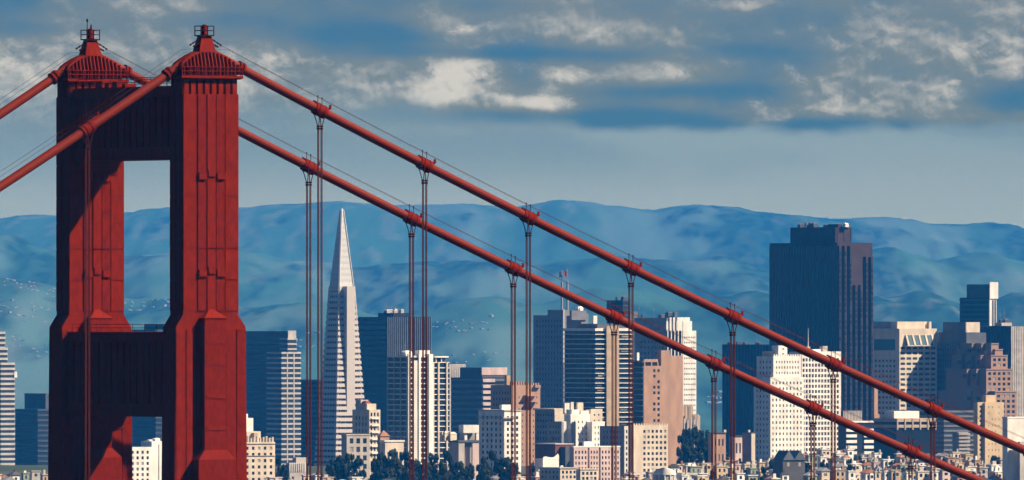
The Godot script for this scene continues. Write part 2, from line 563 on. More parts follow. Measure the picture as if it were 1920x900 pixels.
func sheet(called: String, label: String, category: String, x0: float, x1: float, nx: int, d0: float, d1: float, nd: int, height: Callable, m: Material, tint: Callable) -> MeshInstance3D:
	var v := PackedVector3Array()
	var n := PackedVector3Array()
	var c := PackedColorArray()
	var id := PackedInt32Array()
	for j in nd + 1:
		var d := lerpf(d0, d1, float(j) / nd)
		for i in nx + 1:
			var x := lerpf(x0, x1, float(i) / nx)
			v.append(Vector3(x, height.call(x, d), -d))
	for j in nd + 1:
		for i in nx + 1:
			var l := v[j * (nx + 1) + maxi(i - 1, 0)]
			var r := v[j * (nx + 1) + mini(i + 1, nx)]
			var a := v[maxi(j - 1, 0) * (nx + 1) + i]
			var b := v[mini(j + 1, nd) * (nx + 1) + i]
			n.append((r - l).cross(b - a).normalized())
			c.append(tint.call(v[j * (nx + 1) + i]))
	for j in nd:
		for i in nx:
			var k := j * (nx + 1) + i
			id.append_array([k, k + nx + 1, k + nx + 2, k, k + nx + 2, k + 1])
	var arr := []
	arr.resize(Mesh.ARRAY_MAX)
	arr[Mesh.ARRAY_VERTEX] = v
	arr[Mesh.ARRAY_NORMAL] = n
	arr[Mesh.ARRAY_COLOR] = c
	arr[Mesh.ARRAY_INDEX] = id
	var me := ArrayMesh.new()
	me.add_surface_from_arrays(Mesh.PRIMITIVE_TRIANGLES, arr)
	var o := put(me, called, m, self)
	tag(o, label, category, "", "structure")
	return o

func hill_tint(p: Vector3) -> Color:     # grass, dry grass and woods in patches
	var a := hill_noise.get_noise_2d(p.x * 0.9 + 900, p.z * 0.07)
	var b := fine_noise.get_noise_2d(p.x * 0.45, p.z * 0.035)
	var wood := smooth(-0.05, 0.30, a + b * 0.5) * (0.6 + 0.4 * smooth(-0.2, 0.2, fine_noise.get_noise_2d(p.x * 1.5, p.z * 0.12)))
	var grass := Color(0.046, 0.110, 0.075).lerp(Color(0.090, 0.150, 0.118), smooth(0.0, 0.4, fine_noise.get_noise_2d(p.x * 0.12 + 77, p.z * 0.012)))
	var bare := smooth(0.10, 0.34, fine_noise.get_noise_2d(p.x * 0.7 + 300, p.z * 0.05)) * smooth(-0.2, 0.3, hill_noise.get_noise_2d(p.x * 0.5, p.z * 0.06 + 500))
	return grass.lerp(Color(0.014, 0.042, 0.032), wood).lerp(Color(0.15, 0.17, 0.13), bare * 0.4)

func land() -> void:
	var wm := mat(0.02, 0.045, 0.06, 0.25)
	var w := PlaneMesh.new()
	w.size = Vector2(100000, 100000)
	var o := put(w, "bay_water", wm, self)
	o.position = Vector3(0, 0, -6000)
	tag(o, "grey blue water of the bay below the bridge", "water", "", "structure")
	var gm := mat(1, 1, 1, 0.95)
	gm.vertex_color_use_as_albedo = true
	sheet("city_hill", "ground of the city hill under the houses", "ground", -1500, 1500, 100, 4200, 10800, 165, ground, gm,
		func(p: Vector3) -> Color: return Color(0.075, 0.075, 0.07).lerp(Color(0.04, 0.055, 0.03), smooth(-0.1, 0.3, hill_noise.get_noise_2d(p.x * 4.0, p.z * 4.0))))
	sheet("far_hills", "long blue hazy hills with soft folded ridges across the bay", "hills", -2800, 2800, 470, 17000, 41000, 330, hills, gm, hill_tint)

# ------------------------------------------------------------------ the bridge
func cable_height(s: float) -> float:
	return 227.7 - 0.4507 * s + 0.00035 * s * s if s >= 0 else 227.7 + 0.606 * s + 0.0006 * s * s

func tower_leg(t: Node3D, zc: float, far: bool) -> void:
	var g := Geo.new()
	# the shaft: wide foot, flare, slim upper shaft, then a recessed neck behind the cap's pier blocks
	g.loft([[4.0, -8.2, 8.2, zc - 4.4, zc + 4.4], [60.0, -6.6, 6.6, zc - 2.6, zc + 2.6], [150.0, -5.4, 5.4, zc - 1.62, zc + 1.62], [193.6, -5.0, 5.0, zc - 1.52, zc + 1.52], [195.1, -3.95, 3.95, zc - 1.52, zc + 1.52], [222.15, -3.95, 3.95, zc - 1.52, zc + 1.52], [222.16, -3.5, 3.5, zc - 0.95, zc + 0.95], [224.3, -3.5, 3.5, zc - 0.95, zc + 0.95]])
	var leg := put(g, "leg", M.steel_red, t)
	leg.set_meta("label", "far red steel leg, partly in the shade of the strut" if far else "near red steel leg with its broad face in the sun")
	# plates on the sunlit and on the shaded face
	var rows := [[195.6, 199.3], [199.45, 203.15], [203.3, 206.4], [206.55, 209.55], [209.7, 213.5], [213.65, 217.45], [217.6, 222.1]]
	for r in rows:
		for s in [[-3.93, -2.06], [2.06, 3.93]]:
			part_box(leg, "plate", M.steel_red, Vector3(s[0], r[0], zc + 1.52), Vector3(s[1], r[1], zc + 1.60))
	for r in [[195.6, 203.15], [203.3, 212.4], [212.55, 222.1]]:
		for s in [[-1.88, -0.74], [0.74, 1.88]]:
			part_box(leg, "plate", M.steel_red2, Vector3(s[0], r[0], zc + 1.52), Vector3(s[1], r[1], zc + 1.66))
		part_box(leg, "plate", M.steel_red, Vector3(-0.58, r[0], zc + 1.52), Vector3(0.58, r[1], zc + 1.73))
	for y in [199.8, 211.7]:
		for s in [[-1.85, -0.75, 0.0], [0.75, 1.85, 0.0], [-0.5, 0.5, 0.35]]:
			part_box(leg, "splice_plate", M.steel_red, Vector3(s[0], y + s[2], zc + 1.66), Vector3(s[1], y + 0.8 + s[2], zc + 1.92))
	for r in rows:
		for s in [[-1.46, -0.12], [0.12, 1.46]]:
			part_box(leg, "plate", M.steel_red2, Vector3(-4.05, r[0], zc + s[0]), Vector3(-3.95, r[1], zc + s[1]))
	var low := [[150.2, 160.0], [160.1, 170.0], [170.1, 181.6], [181.7, 193.3]]
	for r in low:
		for s in [[-4.98, -3.7], [-3.52, -2.2], [2.2, 3.52], [3.7, 4.98]]:
			part_box(leg, "plate", M.steel_red if s[0] < -3 else M.steel_red2, Vector3(s[0], r[0], zc + 1.5), Vector3(s[1], r[1], zc + 1.63))
	# the hipped pilaster on each broad face
	for side in [1.0, -1.0]:
		var p := Geo.new()
		var z0: float = zc + side * 1.4
		var z1: float = zc + side * 2.68
		var lo := minf(z0, z1)
		var hi := maxf(z0, z1)
		p.loft([[120.0, -2.7, 2.7, lo - (0.5 if side < 0 else 0.0), hi + (0.5 if side > 0 else 0.0)], [177.4, -2.7, 2.7, lo - (0.5 if side < 0 else 0.0), hi + (0.5 if side > 0 else 0.0)], [178.6, -1.55, 1.55, lo, hi], [194.7, -1.55, 1.55, lo, hi]])
		var pil := put(p, "pilaster", M.steel_red2, leg)
		var rf := Geo.new()
		var a := Vector3(-1.68, 194.7, z1 + side * 0.12)
		var b := Vector3(1.68, 194.7, z1 + side * 0.12)
		var a2 := Vector3(-1.68, 194.7, z0)
		var b2 := Vector3(1.68, 194.7, z0)
		var top := Vector3(0, 196.0, z0 + side * 0.12)
		for q in [[a, top, b], [a2, top, a], [b, top, b2]]:
			if side > 0:
				rf.tri(q[0], q[1], q[2])
			else:
				rf.tri(q[2], q[1], q[0])
		put(rf, "pilaster_roof", M.steel_red, leg)
		if side > 0:
			for y in [181.0, 184.9, 189.0, 191.6]:
				part_box(leg, "splice_plate", M.steel_red, Vector3(-1.3, y, z1), Vector3(1.3, y + 0.5, z1 + 0.09))
	# cap: pier blocks, cornice, railing, ribbed saddle housing, lantern
	for k in 8:
		var x := lerpf(-3.95, 3.95, k / 8.0)
		part_box(leg, "pier_block", M.steel_red, Vector3(x + 0.17, 222.15, zc + 0.9), Vector3(x + 0.82, 224.0, zc + 1.52))
	for k in 3:
		var z := zc - 1.52 + k * 1.02
		part_box(leg, "pier_block", M.steel_red, Vector3(-3.95, 222.15, z + 0.15), Vector3(-3.45, 224.0, z + 0.88))
	var cap := Geo.new()
	cap.loft([[223.95, -4.1, 4.1, zc - 1.7, zc + 1.7], [224.1, -4.4, 4.4, zc - 2.0, zc + 2.0], [224.4, -4.4, 4.4, zc - 2.0, zc + 2.0]])
	put(cap, "cornice", M.steel_red, t)
	var dome := Geo.new()
	dome.loft([[224.4, -3.9, 3.9, zc - 1.2, zc + 1.2], [225.45, -4.1, 4.1, zc - 1.2, zc + 1.2], [226.0, -3.75, 3.75, zc - 1.08, zc + 1.08], [226.5, -3.1, 3.1, zc - 0.94, zc + 0.94], [226.95, -2.3, 2.3, zc - 0.82, zc + 0.82], [227.3, -1.5, 1.5, zc - 0.74, zc + 0.74], [227.45, -1.1, 1.1, zc - 0.7, zc + 0.7]])
	var hood := put(dome, "saddle_housing", M.steel_red2, t)
	for k in 16:
		var x := lerpf(-3.9, 3.9, k / 15.0)
		var stop := 227.25 - 1.75 * pow(absf(x) / 4.2, 2.0)
		var zt := zc + lerpf(1.38, 0.78, clampf((stop - 225.5) / 1.9, 0, 1))
		var r := Geo.new()
		r.bar(Vector3(x, 224.5, zc + 1.5), Vector3(x, 225.5, zc + 1.5), 0.15, 0.6)
		r.bar(Vector3(x, 225.4, zc + 1.5), Vector3(x * 0.985, stop, zt + 0.12), 0.15, 0.6)
		put(r, "rib", M.steel_red, hood)
	var rail := Geo.new()
	for y in [224.95, 225.45]:
		rail.bar(Vector3(-4.3, y, zc + 1.92), Vector3(4.3, y, zc + 1.92), 0.09, 0.09)
		rail.bar(Vector3(-4.3, y, zc + 1.92), Vector3(-4.3, y, zc - 1.92), 0.09, 0.09)
	for k in 9:
		rail.bar(Vector3(-4.3 + k * 1.075, 224.3, zc + 1.92), Vector3(-4.3 + k * 1.075, 225.5, zc + 1.92), 0.08, 0.08)
	put(rail, "railing", M.steel_red2, t)
	var ped := Geo.new()
	ped.loft([[227.3, -1.2, 1.2, zc - 0.85, zc + 0.85], [229.3, -0.68, 0.68, zc - 0.5, zc + 0.5]])
	put(ped, "pedestal", M.steel_red, t)
	var cage := Geo.new()
	cage.box(Vector3(-0.95, 229.25, zc - 0.75), Vector3(0.95, 229.4, zc + 0.75))
	for y in [229.95, 230.5]:
		for s in [-1.0, 1.0]:
			cage.bar(Vector3(-0.92, y, zc + s * 0.72), Vector3(0.92, y, zc + s * 0.72), 0.09, 0.09)
			cage.bar(Vector3(s * 0.92, y, zc - 0.72), Vector3(s * 0.92, y, zc + 0.72), 0.09, 0.09)
	for x in [-0.92, 0.0, 0.92]:
		for s in [-1.0, 1.0]:
			cage.bar(Vector3(x, 229.3, zc + s * 0.72), Vector3(x, 230.54, zc + s * 0.72), 0.09, 0.09)
	put(cage, "lantern_cage", M.steel_dark, t)
	var lamp := Geo.new()
	lamp.tube([Vector3(0, 229.35, zc), Vector3(0, 230.55, zc), Vector3(0, 230.7, zc)], [0.36, 0.36, 0.2], 12)
	put(lamp, "beacon", M.steel_red, t)
	if far:
		var mast := Geo.new()
		mast.tube([Vector3(-0.45, 229.3, zc), Vector3(-0.45, 231.5, zc), Vector3(-0.45, 231.55, zc), Vector3(-0.45, 231.9, zc)], [0.06, 0.05, 0.14, 0.10], 8)
		mast.tube([Vector3(0.1, 230.5, zc), Vector3(0.1, 231.2, zc)], [0.14, 0.08], 8)
		put(mast, "mast", M.steel_dark, t)
	for s in [-1.0, 1.0]:
		for q in [0.0, 0.55]:
			var st := Geo.new()
			var from := Vector3(s * 0.75, 229.0 - q, zc + 0.3)
			var to := Vector3(s * (2.15 - q * 0.9), 228.2 - q * 0.35, zc + 0.3)
			st.tube([from, to], [0.06, 0.06], 6)
			for e in [0.35, 0.7, 1.0]:
				var c := from.lerp(to, e)
				st.tube([c - (to - from).normalized() * 0.12, c + (to - from).normalized() * 0.12], [0.11, 0.11], 6)
			put(st, "stay_rod", M.steel_dark, t)

func strut(t: Node3D, y0: float, y1: float, half: float, called := "strut") -> void:
	var g := Geo.new()
	g.loft([[y0, -half + 0.35, half - 0.35, -12.3, 12.3], [y1, -half + 0.35, half - 0.35, -12.3, 12.3]])
	var s := put(g, called, M.steel_red2, t)
	# pleated plates on the shaded face, with a frame of plain plates round them
	part_box(s, "plate", M.steel_red, Vector3(-half, y1 - 1.3, -12.1), Vector3(-half + 0.35, y1 - 0.02, 12.1))
	part_box(s, "plate", M.steel_red, Vector3(-half, y0 + 0.02, -12.1), Vector3(-half + 0.35, y0 + 1.5, 12.1))
	for k in 16:
		var z := lerpf(-11.4, 11.4, k / 15.0)
		part_box(s, "pleat", M.steel_red if k % 2 else M.steel_red2, Vector3(-half + (0.06 if k % 2 else 0.0), y0 + 1.55, z - 0.62), Vector3(-half + 0.35, y1 - 1.35, z + 0.62))
	for e in [-1.0, 1.0]:
		var c := Geo.new()
		var a: float = 12.3 * e
		for q in [[1.3, 0.45], [0.75, 0.95], [0.35, 1.6]]:
			c.box(Vector3(-half + 0.3, y0 - q[1], minf(a, a - e * q[0])), Vector3(half - 0.3, y0 + 0.05, maxf(a, a - e * q[0])))
		put(c, "corbel", M.steel_red, t)

func bridge() -> void:
	var d := 1611.6
	var t := thing("bridge_tower", Vector3(-45.07, 0, -d), AB, "tall red steel suspension bridge tower with two stepped legs and broad struts", "tower")
	tower_leg(t, 13.7, false)
	tower_leg(t, -13.7, true)
	strut(t, 214.2, 223.2, 3.3)
	strut(t, 182.6, 193.0, 4.2)
	strut(t, 140.0, 153.0, 4.8)
	# a railed walkway on the top strut
	var rail := Geo.new()
	for y in [223.75, 224.3]:
		rail.bar(Vector3(-2.9, y, -11.6), Vector3(-2.9, y, 11.6), 0.08, 0.08)
		rail.bar(Vector3(2.9, y, -11.6), Vector3(2.9, y, 11.6), 0.08, 0.08)
	for k in 13:
		for x in [-2.9, 2.9]:
			rail.bar(Vector3(x, 223.15, -11.6 + k * 1.93), Vector3(x, 224.34, -11.6 + k * 1.93), 0.08, 0.08)
	put(rail, "walkway_railing", M.steel_red, t)
	for q in [[-10.8, 1.6, 0.9], [-8.6, 1.1, 0.6], [-6.9, 1.4, 0.75], [-4.4, 0.8, 0.5]]:
		part_box(t, "equipment_box", M.steel_red, Vector3(-1.0, 223.2, q[0]), Vector3(0.6, 223.2 + q[2], q[0] + q[1]))
	var low := Geo.new()
	for y in [193.5, 193.95]:
		low.bar(Vector3(-3.8, y, -11.6), Vector3(-3.8, y, 11.6), 0.06, 0.06)
	for k in 9:
		low.bar(Vector3(-3.8, 193.0, -11.6 + k * 2.9), Vector3(-3.8, 194.0, -11.6 + k * 2.9), 0.06, 0.06)
	put(low, "walkway_railing", M.steel_red2, t)
	# two main cables with bands, hand ropes and hangers
	for side in [1.0, -1.0]:
		var zc: float = 13.7 * side
		var near: bool = side > 0
		var c := thing("main_cable", Vector3(-45.07, 0, -d), AB, "thick red main cable running from the near tower leg across the lower sky" if near else "thick red main cable of the far side, sweeping lower behind the near leg", "cable", "main cables of the bridge")
		var pts := []
		var rad := []
		for k in 111:
			var s := -75.0 + k * 3.0
			pts.append(Vector3(s, cable_height(s), zc))
			rad.append(0.56)
		var g := Geo.new()
		g.tube(pts, rad, 16)
		put(g, "cable", M.cable_red, c)
		for o in [-0.42, 0.42]:
			var rope := Geo.new()
			var rp := []
			var rr := []
			for k in 56:
				var s := -75.0 + k * 6.0
				rp.append(Vector3(s, cable_height(s) + 1.35 + (0.0 if o > 0 else 0.35), zc + o))
				rr.append(0.022)
			rope.tube(rp, rr, 5)
			put(rope, "hand_rope", M.rope_red, c)
		for s in [-5.4, -4.9, 4.9, 5.4]:
			var r := Geo.new()
			var dir := Vector3(1, (cable_height(s + 0.1) - cable_height(s - 0.1)) / 0.2, 0).normalized()
			var m := Vector3(s, cable_height(s), zc)
			r.tube([m - dir * 0.16, m + dir * 0.16], [0.80, 0.80], 16)
			put(r, "collar", M.steel_red2, c)
		for k in range(-3, 9):
			if k == 0:
				continue
			var s := k * 15.24 + (1.4 if k > 0 else -1.4)
			var dir := Vector3(1, (cable_height(s + 0.1) - cable_height(s - 0.1)) / 0.2, 0).normalized()
			var m := Vector3(s, cable_height(s), zc)
			var b := Geo.new()
			b.tube([m - dir * 0.9, m - dir * 0.85, m + dir * 0.85, m + dir * 0.9], [0.70, 0.76, 0.76, 0.70], 16)
			b.tube([m - dir * 0.5, m - dir * 0.36], [0.84, 0.84], 16)
			b.tube([m + dir * 0.36, m + dir * 0.5], [0.84, 0.84], 16)
			b.bar(m + Vector3(0, 0.78, 0) - dir * 1.0, m + Vector3(0, 0.78, 0) + dir * 1.6, 0.28, 0.16)
			b.bar(m + Vector3(1.5, 0.78, 0) + Vector3(0, dir.y * 1.5, 0), m + Vector3(1.5, 1.3, 0) + Vector3(0, dir.y * 1.5, 0), 0.25, 0.2)
			put(b, "cable_band", M.steel_red2, c)
			for e in [-0.3, 0.3]:
				var p := Geo.new()
				var f0 := m + Vector3(e, 0.6 + dir.y * e, 0)
				p.tube([f0, f0 + Vector3(0, 0.95, 0), f0 + Vector3(0, 0.96, 0), f0 + Vector3(0, 1.15, 0)], [0.045, 0.04, 0.09, 0.07], 6)
				put(p, "stanchion", M.steel_dark, c)
			if k < -1 or k > 7 + (0 if near else 1) or (k == -1 and not near):
				continue
			hanger(m, zc, k, near, d)

func hanger(m: Vector3, zc: float, k: int, near: bool, d: float) -> void:
	var words := ["first", "second", "third", "fourth", "fifth", "sixth", "seventh", "eighth"]
	var at := Transform3D(Basis(Vector3.UP, AB), Vector3(-45.07, 0, -d)) * m
	var side := "near" if near else "far"
	var label := "set of thin vertical hanger ropes below the %s cable, left of the near tower leg" % side if k < 0 else "%s set of vertical hanger ropes right of the tower, below the %s cable" % [words[k - 1], side]
	var h := thing("hanger_ropes", at, AB, label, "hanger ropes", "hanger ropes of the bridge")
	for x in [-0.24, 0.24]:
		for z in [-0.13, 0.13]:
			var g := Geo.new()
			g.tube([Vector3(x * 1.7, 0.0, z * 4.6), Vector3(x * 1.7, -0.6, z * 4.6), Vector3(x, -1.9, z), Vector3(x, 82.0 - m.y, z)], [0.065, 0.065, 0.065, 0.065], 6)
			put(g, "rope", M.rope_red, h)
	for y in [-1.95, -2.25]:
		part_box(h, "clamp", M.steel_dark, Vector3(-0.34, y - 0.1, -0.24), Vector3(0.34, y + 0.1, 0.24))

# ------------------------------------------------------------------ materials
func materials() -> void:
	var soot := grain(3, 0.012, 0.80, 1.05)
	var streak := grain(9, 0.020, 0.84, 1.04, 4.0)
	var rust := grain(21, 0.045, 0.76, 1.06, 3.0)
	M.steel_red = mat(0.186, 0.0135, 0.0040, 0.62, rust, 9.0)
	M.steel_red2 = mat(0.166, 0.0116, 0.0038, 0.66, rust, 7.0)
	M.cable_red = mat(0.170, 0.0165, 0.0062, 0.5, rust, 2.2)
	M.rope_red = mat(0.085, 0.017, 0.014, 0.7)
	M.steel_dark = mat(0.030, 0.006, 0.006, 0.6)
	for q in [M.steel_red, M.steel_red2, M.rope_red, M.steel_dark]:
		q.metallic_specular = 0.08
	M.steel = mat(0.18, 0.18, 0.19, 0.5)
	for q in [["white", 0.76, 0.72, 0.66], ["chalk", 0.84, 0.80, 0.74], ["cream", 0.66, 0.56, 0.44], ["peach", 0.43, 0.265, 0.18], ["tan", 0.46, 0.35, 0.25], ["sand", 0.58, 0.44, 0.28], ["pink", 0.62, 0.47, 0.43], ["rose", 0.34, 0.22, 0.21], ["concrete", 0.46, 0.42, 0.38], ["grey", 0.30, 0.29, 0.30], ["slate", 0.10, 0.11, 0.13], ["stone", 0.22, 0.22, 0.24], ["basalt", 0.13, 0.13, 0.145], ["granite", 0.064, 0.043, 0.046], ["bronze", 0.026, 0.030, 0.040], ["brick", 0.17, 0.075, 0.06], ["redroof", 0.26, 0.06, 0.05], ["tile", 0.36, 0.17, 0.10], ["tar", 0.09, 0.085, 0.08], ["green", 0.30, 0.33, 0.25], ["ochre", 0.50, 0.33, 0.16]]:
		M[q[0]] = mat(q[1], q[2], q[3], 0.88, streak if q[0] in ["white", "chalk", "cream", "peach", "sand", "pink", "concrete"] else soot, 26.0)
	M.spandrel_pale = mat(0.52, 0.48, 0.44, 0.8, soot, 22.0)
	M.spandrel_dim = mat(0.17, 0.17, 0.18, 0.7, soot, 22.0)
	M.spandrel_dark = mat(0.065, 0.075, 0.095, 0.55, soot, 22.0)
	M.glass = mat(0.020, 0.028, 0.040, 0.16)
	M.glass2 = mat(0.032, 0.042, 0.055, 0.22)
	M.glass3 = mat(0.012, 0.016, 0.022, 0.12)
	M.teal = mat(0.035, 0.075, 0.080, 0.14)
	for q in [M.glass, M.glass2, M.glass3, M.teal]:
		q.metallic_specular = 0.32
	M.blind = mat(0.30, 0.26, 0.20, 0.6)
	M.drape = mat(0.14, 0.11, 0.085, 0.7)
	glass = [M.glass, M.glass2, M.glass3, M.glass, M.drape, M.glass3, M.glass3, M.glass, M.glass2, M.blind]
	M.bark = mat(0.055, 0.040, 0.030, 0.95)
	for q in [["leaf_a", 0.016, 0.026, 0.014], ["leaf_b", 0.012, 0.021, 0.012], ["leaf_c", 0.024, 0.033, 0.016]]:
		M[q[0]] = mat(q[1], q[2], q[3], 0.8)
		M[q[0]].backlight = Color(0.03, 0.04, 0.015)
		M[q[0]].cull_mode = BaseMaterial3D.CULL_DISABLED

# ------------------------------------------------------------------ the city, from the farthest row to the nearest
func downtown() -> void:
	var f: Frame
	var v: Dictionary
	# behind the left tower leg
	f = building("office_tower", -30, 8900, "stepped office tower with pale floor bands at the left edge of the picture", "building")
	v = vol(f, "core", M.glass2, -60, -30, 8, 622); bands(v, 9.4, 0.45, M.spandrel_pale)
	v = vol(f, "core", M.glass2, -30, -6, 13, 652, 9999, -6); bands(v, 9.4, 0.45, M.spandrel_pale)
	v = vol(f, "core", M.glass2, -10, 2, 27, 680, 9999, -12); bands(v, 9.4, 0.45, M.spandrel_pale)
	vol(f, "balcony", M.chalk, 24, 27, 32, 697, 708, -12.8)
	f = building("office_block", 70, 9000, "dark blue shaded office block left of the bridge tower", "building")
	v = vol(f, "core", M.glass, 26, 71, 120, 767); bands(v, 9.6, 0.4, M.spandrel_dark)
	v = vol(f, "core", M.slate, 42, 84, 130, 738, 767.5, 12)
	f = building("office_tower", 292, 9000, "dark banded office tower seen through the openings between the tower legs", "building")
	v = vol(f, "core", M.glass, 226, 292, 345, 618); bands(v, 9.6, 0.4, M.spandrel_dark)
	v = vol(f, "roof_house", M.slate, 268, 306, 320, 608, 618.5, 15)
	f = building("office_tower", 528, 9000, "slab office tower with pale striped narrow side right of the near tower leg", "building")
	v = vol(f, "core", M.glass, 425, 539, 554, 621, 9999, 14); bands(v, 9.5, 0.36, M.spandrel_dark, "spandrel", 0.25, 14)
	vol(f, "crown", M.spandrel_pale, 538, 539.5, 554.5, 620, 634, 13)
	v = vol(f, "core", M.glass2, 524, 539, 554.6, 634, 9999, 10); bands(v, 9.5, 0.34, M.spandrel_pale)
	v = vol(f, "core", M.glass2, 500, 528, 563, 660); bands(v, 9.5, 0.36, M.spandrel_pale)
	for q in [0.27, 0.62]:
		part_box(f.node, "pier", M.spandrel_pale, Vector3(lerpf(v.x0, v.x1, q), v.y0, v.z1), Vector3(lerpf(v.x0, v.x1, q) + 0.8, v.y1, v.z1 + 0.42))
	f = building("office_block", 590, 9250, "low dark office block between the striped slab and the pyramid", "building")
	v = vol(f, "core", M.bronze, 556, 596, 640, 712); bands(v, 9.4, 0.4, M.spandrel_dark)
	pyramid()
	# dark pair behind the pyramid
	f = building("office_tower", 726, 9100, "wide dark blue office tower right behind the white pyramid", "building")
	v = vol(f, "core", M.glass3, 652, 726, 808, 594); bands(v, 9.6, 0.35, M.bronze, "spandrel", 0.12, 4)
	fins(v, "W", 22, 0.5, M.spandrel_dim, 0.55)
	v = vol(f, "roof_house", M.bronze, 708, 737, 766, 587, 594.2, 14)
	clutter(f, v, 9, 3.4, M.spandrel_pale, 3)
	f = building("office_block", 858, 8700, "pale office block with vertical fins, behind the dark banded block", "building")
	v = vol(f, "core", M.glass2, 836, 842, 872, 683); fins(v, "W", 8, 0.9, M.spandrel_pale, 0.7); vol(f, "cornice", M.spandrel_pale, 834, 841.5, 872.5, 683, 692, -1)
	f = building("office_block", 903, 8400, "dark banded office block with a pale louvred top and striped sunny side", "building")
	v = vol(f, "core", M.glass, 846, 904, 951, 708); bands(v, 11.0, 0.42, M.spandrel_dim, "spandrel", 0.3, 2)
	vol(f, "roof_house", M.slate, 862, 903.5, 951, 689, 708.2, 1.5)
	vol(f, "crown", M.pink, 902.5, 903.5, 951, 689, 703, 1.2)
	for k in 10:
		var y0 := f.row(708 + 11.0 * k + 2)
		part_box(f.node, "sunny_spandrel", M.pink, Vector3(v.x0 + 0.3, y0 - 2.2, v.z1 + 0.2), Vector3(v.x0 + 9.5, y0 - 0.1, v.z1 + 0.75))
	# the bank building with two flag poles
	f = building("stone_tower", 1056, 8500, "blue grey stone tower with stepped shoulders and two flag poles", "building")
	v = vol(f, "wall", M.stone, 1000, 1056, 1062, 591, 9999, 0, 0, 0.4); facade(v, "N", 9, -10, 0.45, 0.42, [4, 3, 6, 30], M.stone, 0.4, false)
	vol(f, "upper_wall", M.stone, 1027, 1056.5, 1068, 581, 592, 1)
	vol(f, "upper_wall", M.stone, 1056, 1072, 1100, 582, 600, 10)
	v = vol(f, "wall", M.stone, 1058, 1090, 1104, 588, 9999, 11); clutter(f, v, 5, 5.0, M.chalk)
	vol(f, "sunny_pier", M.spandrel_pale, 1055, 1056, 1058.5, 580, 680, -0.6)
	for q in [[1053.5, 506, "dark flag on a thin pole above the stone tower", M.slate], [1064, 504, "red flag on a thin pole above the stone tower", M.redroof]]:
		var base := place(q[0], 583, 8512)
		var fp := thing("flag_pole", base, AC, q[2], "flag pole", "flag poles on the stone tower")
		var h: float = (583 - q[1]) * 8512 / F
		var g := Geo.new()
		g.tube([Vector3(0, -1, 0), Vector3(0, h * 0.68, 0), Vector3(0, h * 0.7, 0), Vector3(0, h, 0)], [0.75, 0.7, 0.3, 0.22], 8)
		put(g, "pole", M.grey, fp)
		g = Geo.new()
		var prev := Vector3(0, 0, 0)
		for k in 6:
			var nx := Vector3(-0.42 * (k + 1), -0.30 * (k + 1) - 0.1 * sin(k * 1.7), 0.35 * sin(k * 1.3))
			for e in [1.0, -1.0]:
				var o := Vector3(0, 0, 0.02 * e)
				var a := prev + Vector3(0, h - 0.3, 0) + o
				var b := nx + Vector3(0, h - 0.3, 0) + o
				if e > 0:
					g.quad(b, b + Vector3(0, -3.6, 0), a + Vector3(0, -3.6, 0), a)
				else:
					g.quad(a, a + Vector3(0, -3.6, 0), b + Vector3(0, -3.6, 0), b)
			prev = nx
		put(g, "flag", q[3], fp)
	f = building("office_tower", 1168, 8900, "far dark blue tower top rising behind the hanger ropes", "building")
	v = vol(f, "core", M.bronze, 1138, 1168, 1179, 563); bands(v, 9.0, 0.3, M.spandrel_dark); clutter(f, v, 2, 4, M.slate, 1)
	v = vol(f, "shoulder", M.spandrel_dim, 1150, 1182, 1196, 584, 9999, 6)
	# white banded tower with a finned crown
	f = building("office_tower", 1250, 8400, "bright white office tower with dotted window rows and finned stepped crown", "building")
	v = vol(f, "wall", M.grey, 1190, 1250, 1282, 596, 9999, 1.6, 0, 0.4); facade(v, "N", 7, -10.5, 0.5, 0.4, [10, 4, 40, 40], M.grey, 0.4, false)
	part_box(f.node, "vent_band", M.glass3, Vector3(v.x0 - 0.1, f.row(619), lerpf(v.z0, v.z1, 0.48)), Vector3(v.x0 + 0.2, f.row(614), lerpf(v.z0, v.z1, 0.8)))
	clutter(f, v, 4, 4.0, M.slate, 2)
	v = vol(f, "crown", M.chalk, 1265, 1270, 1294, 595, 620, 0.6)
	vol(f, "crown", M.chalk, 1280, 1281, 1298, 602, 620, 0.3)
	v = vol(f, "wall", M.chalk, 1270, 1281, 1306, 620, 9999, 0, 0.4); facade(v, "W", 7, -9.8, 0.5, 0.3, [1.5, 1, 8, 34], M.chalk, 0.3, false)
	vol(f, "bay", M.glass, 1240, 1251, 1281, 622, 9999, 1.0)
	for k in 5:
		var px := 1251.5 + k * 6.6
		vol(f, "bay_pier", M.white, px - 0.5, px, px + 1.7, 620, 9999, 0.2)
	for k in 4:
		var px := 1249.5 + k * 6.4
		vol(f, "crown_fin", M.white, px - 1, px, px + 3.4, [602, 595, 595, 602][k], 620, 0.5)
	f = building("fluted_tower", 1286, 7900, "brown stone tower top with fluted stepped buttresses below the white tower", "building")
	vol(f, "wall", M.tan, 1270, 1282, 1300, 762)
	vol(f, "wall", M.tan, 1272, 1284, 1313, 779, 9999, -3)
	for k in 7:
		var px := 1280.0 + k * 4.6
		vol(f, "buttress", M.tan, px - 1, px, px + 2.2, 759 if k < 4 else 776, 9999, -5 - (1.0 if k % 2 else 0.0))
	for k in 5:
		var px := 1282.0 + k * 6.2
		vol(f, "buttress", M.concrete, px - 1, px, px + 2.8, 784 + (k % 2) * 3, 9999, -8)
	f = building("office_slab", 1448, 9000, "plain dark blue office slab left of the white hotel", "building")
	v = vol(f, "core", M.bronze, 1357, 1448, 1475, 646); bands(v, 9.0, 0.3, M.glass, "spandrel", 0.1, 3); clutter(f, v, 6, 2.2, M.slate, 1)
	fins(v, "N", 16, 0.5, M.spandrel_dark, 0.3)
	dark_giant()
	# right end of the skyline
	f = building("office_tower", 1686, 8500, "pale stone office tower with a sloping glazed atrium near its top", "building")
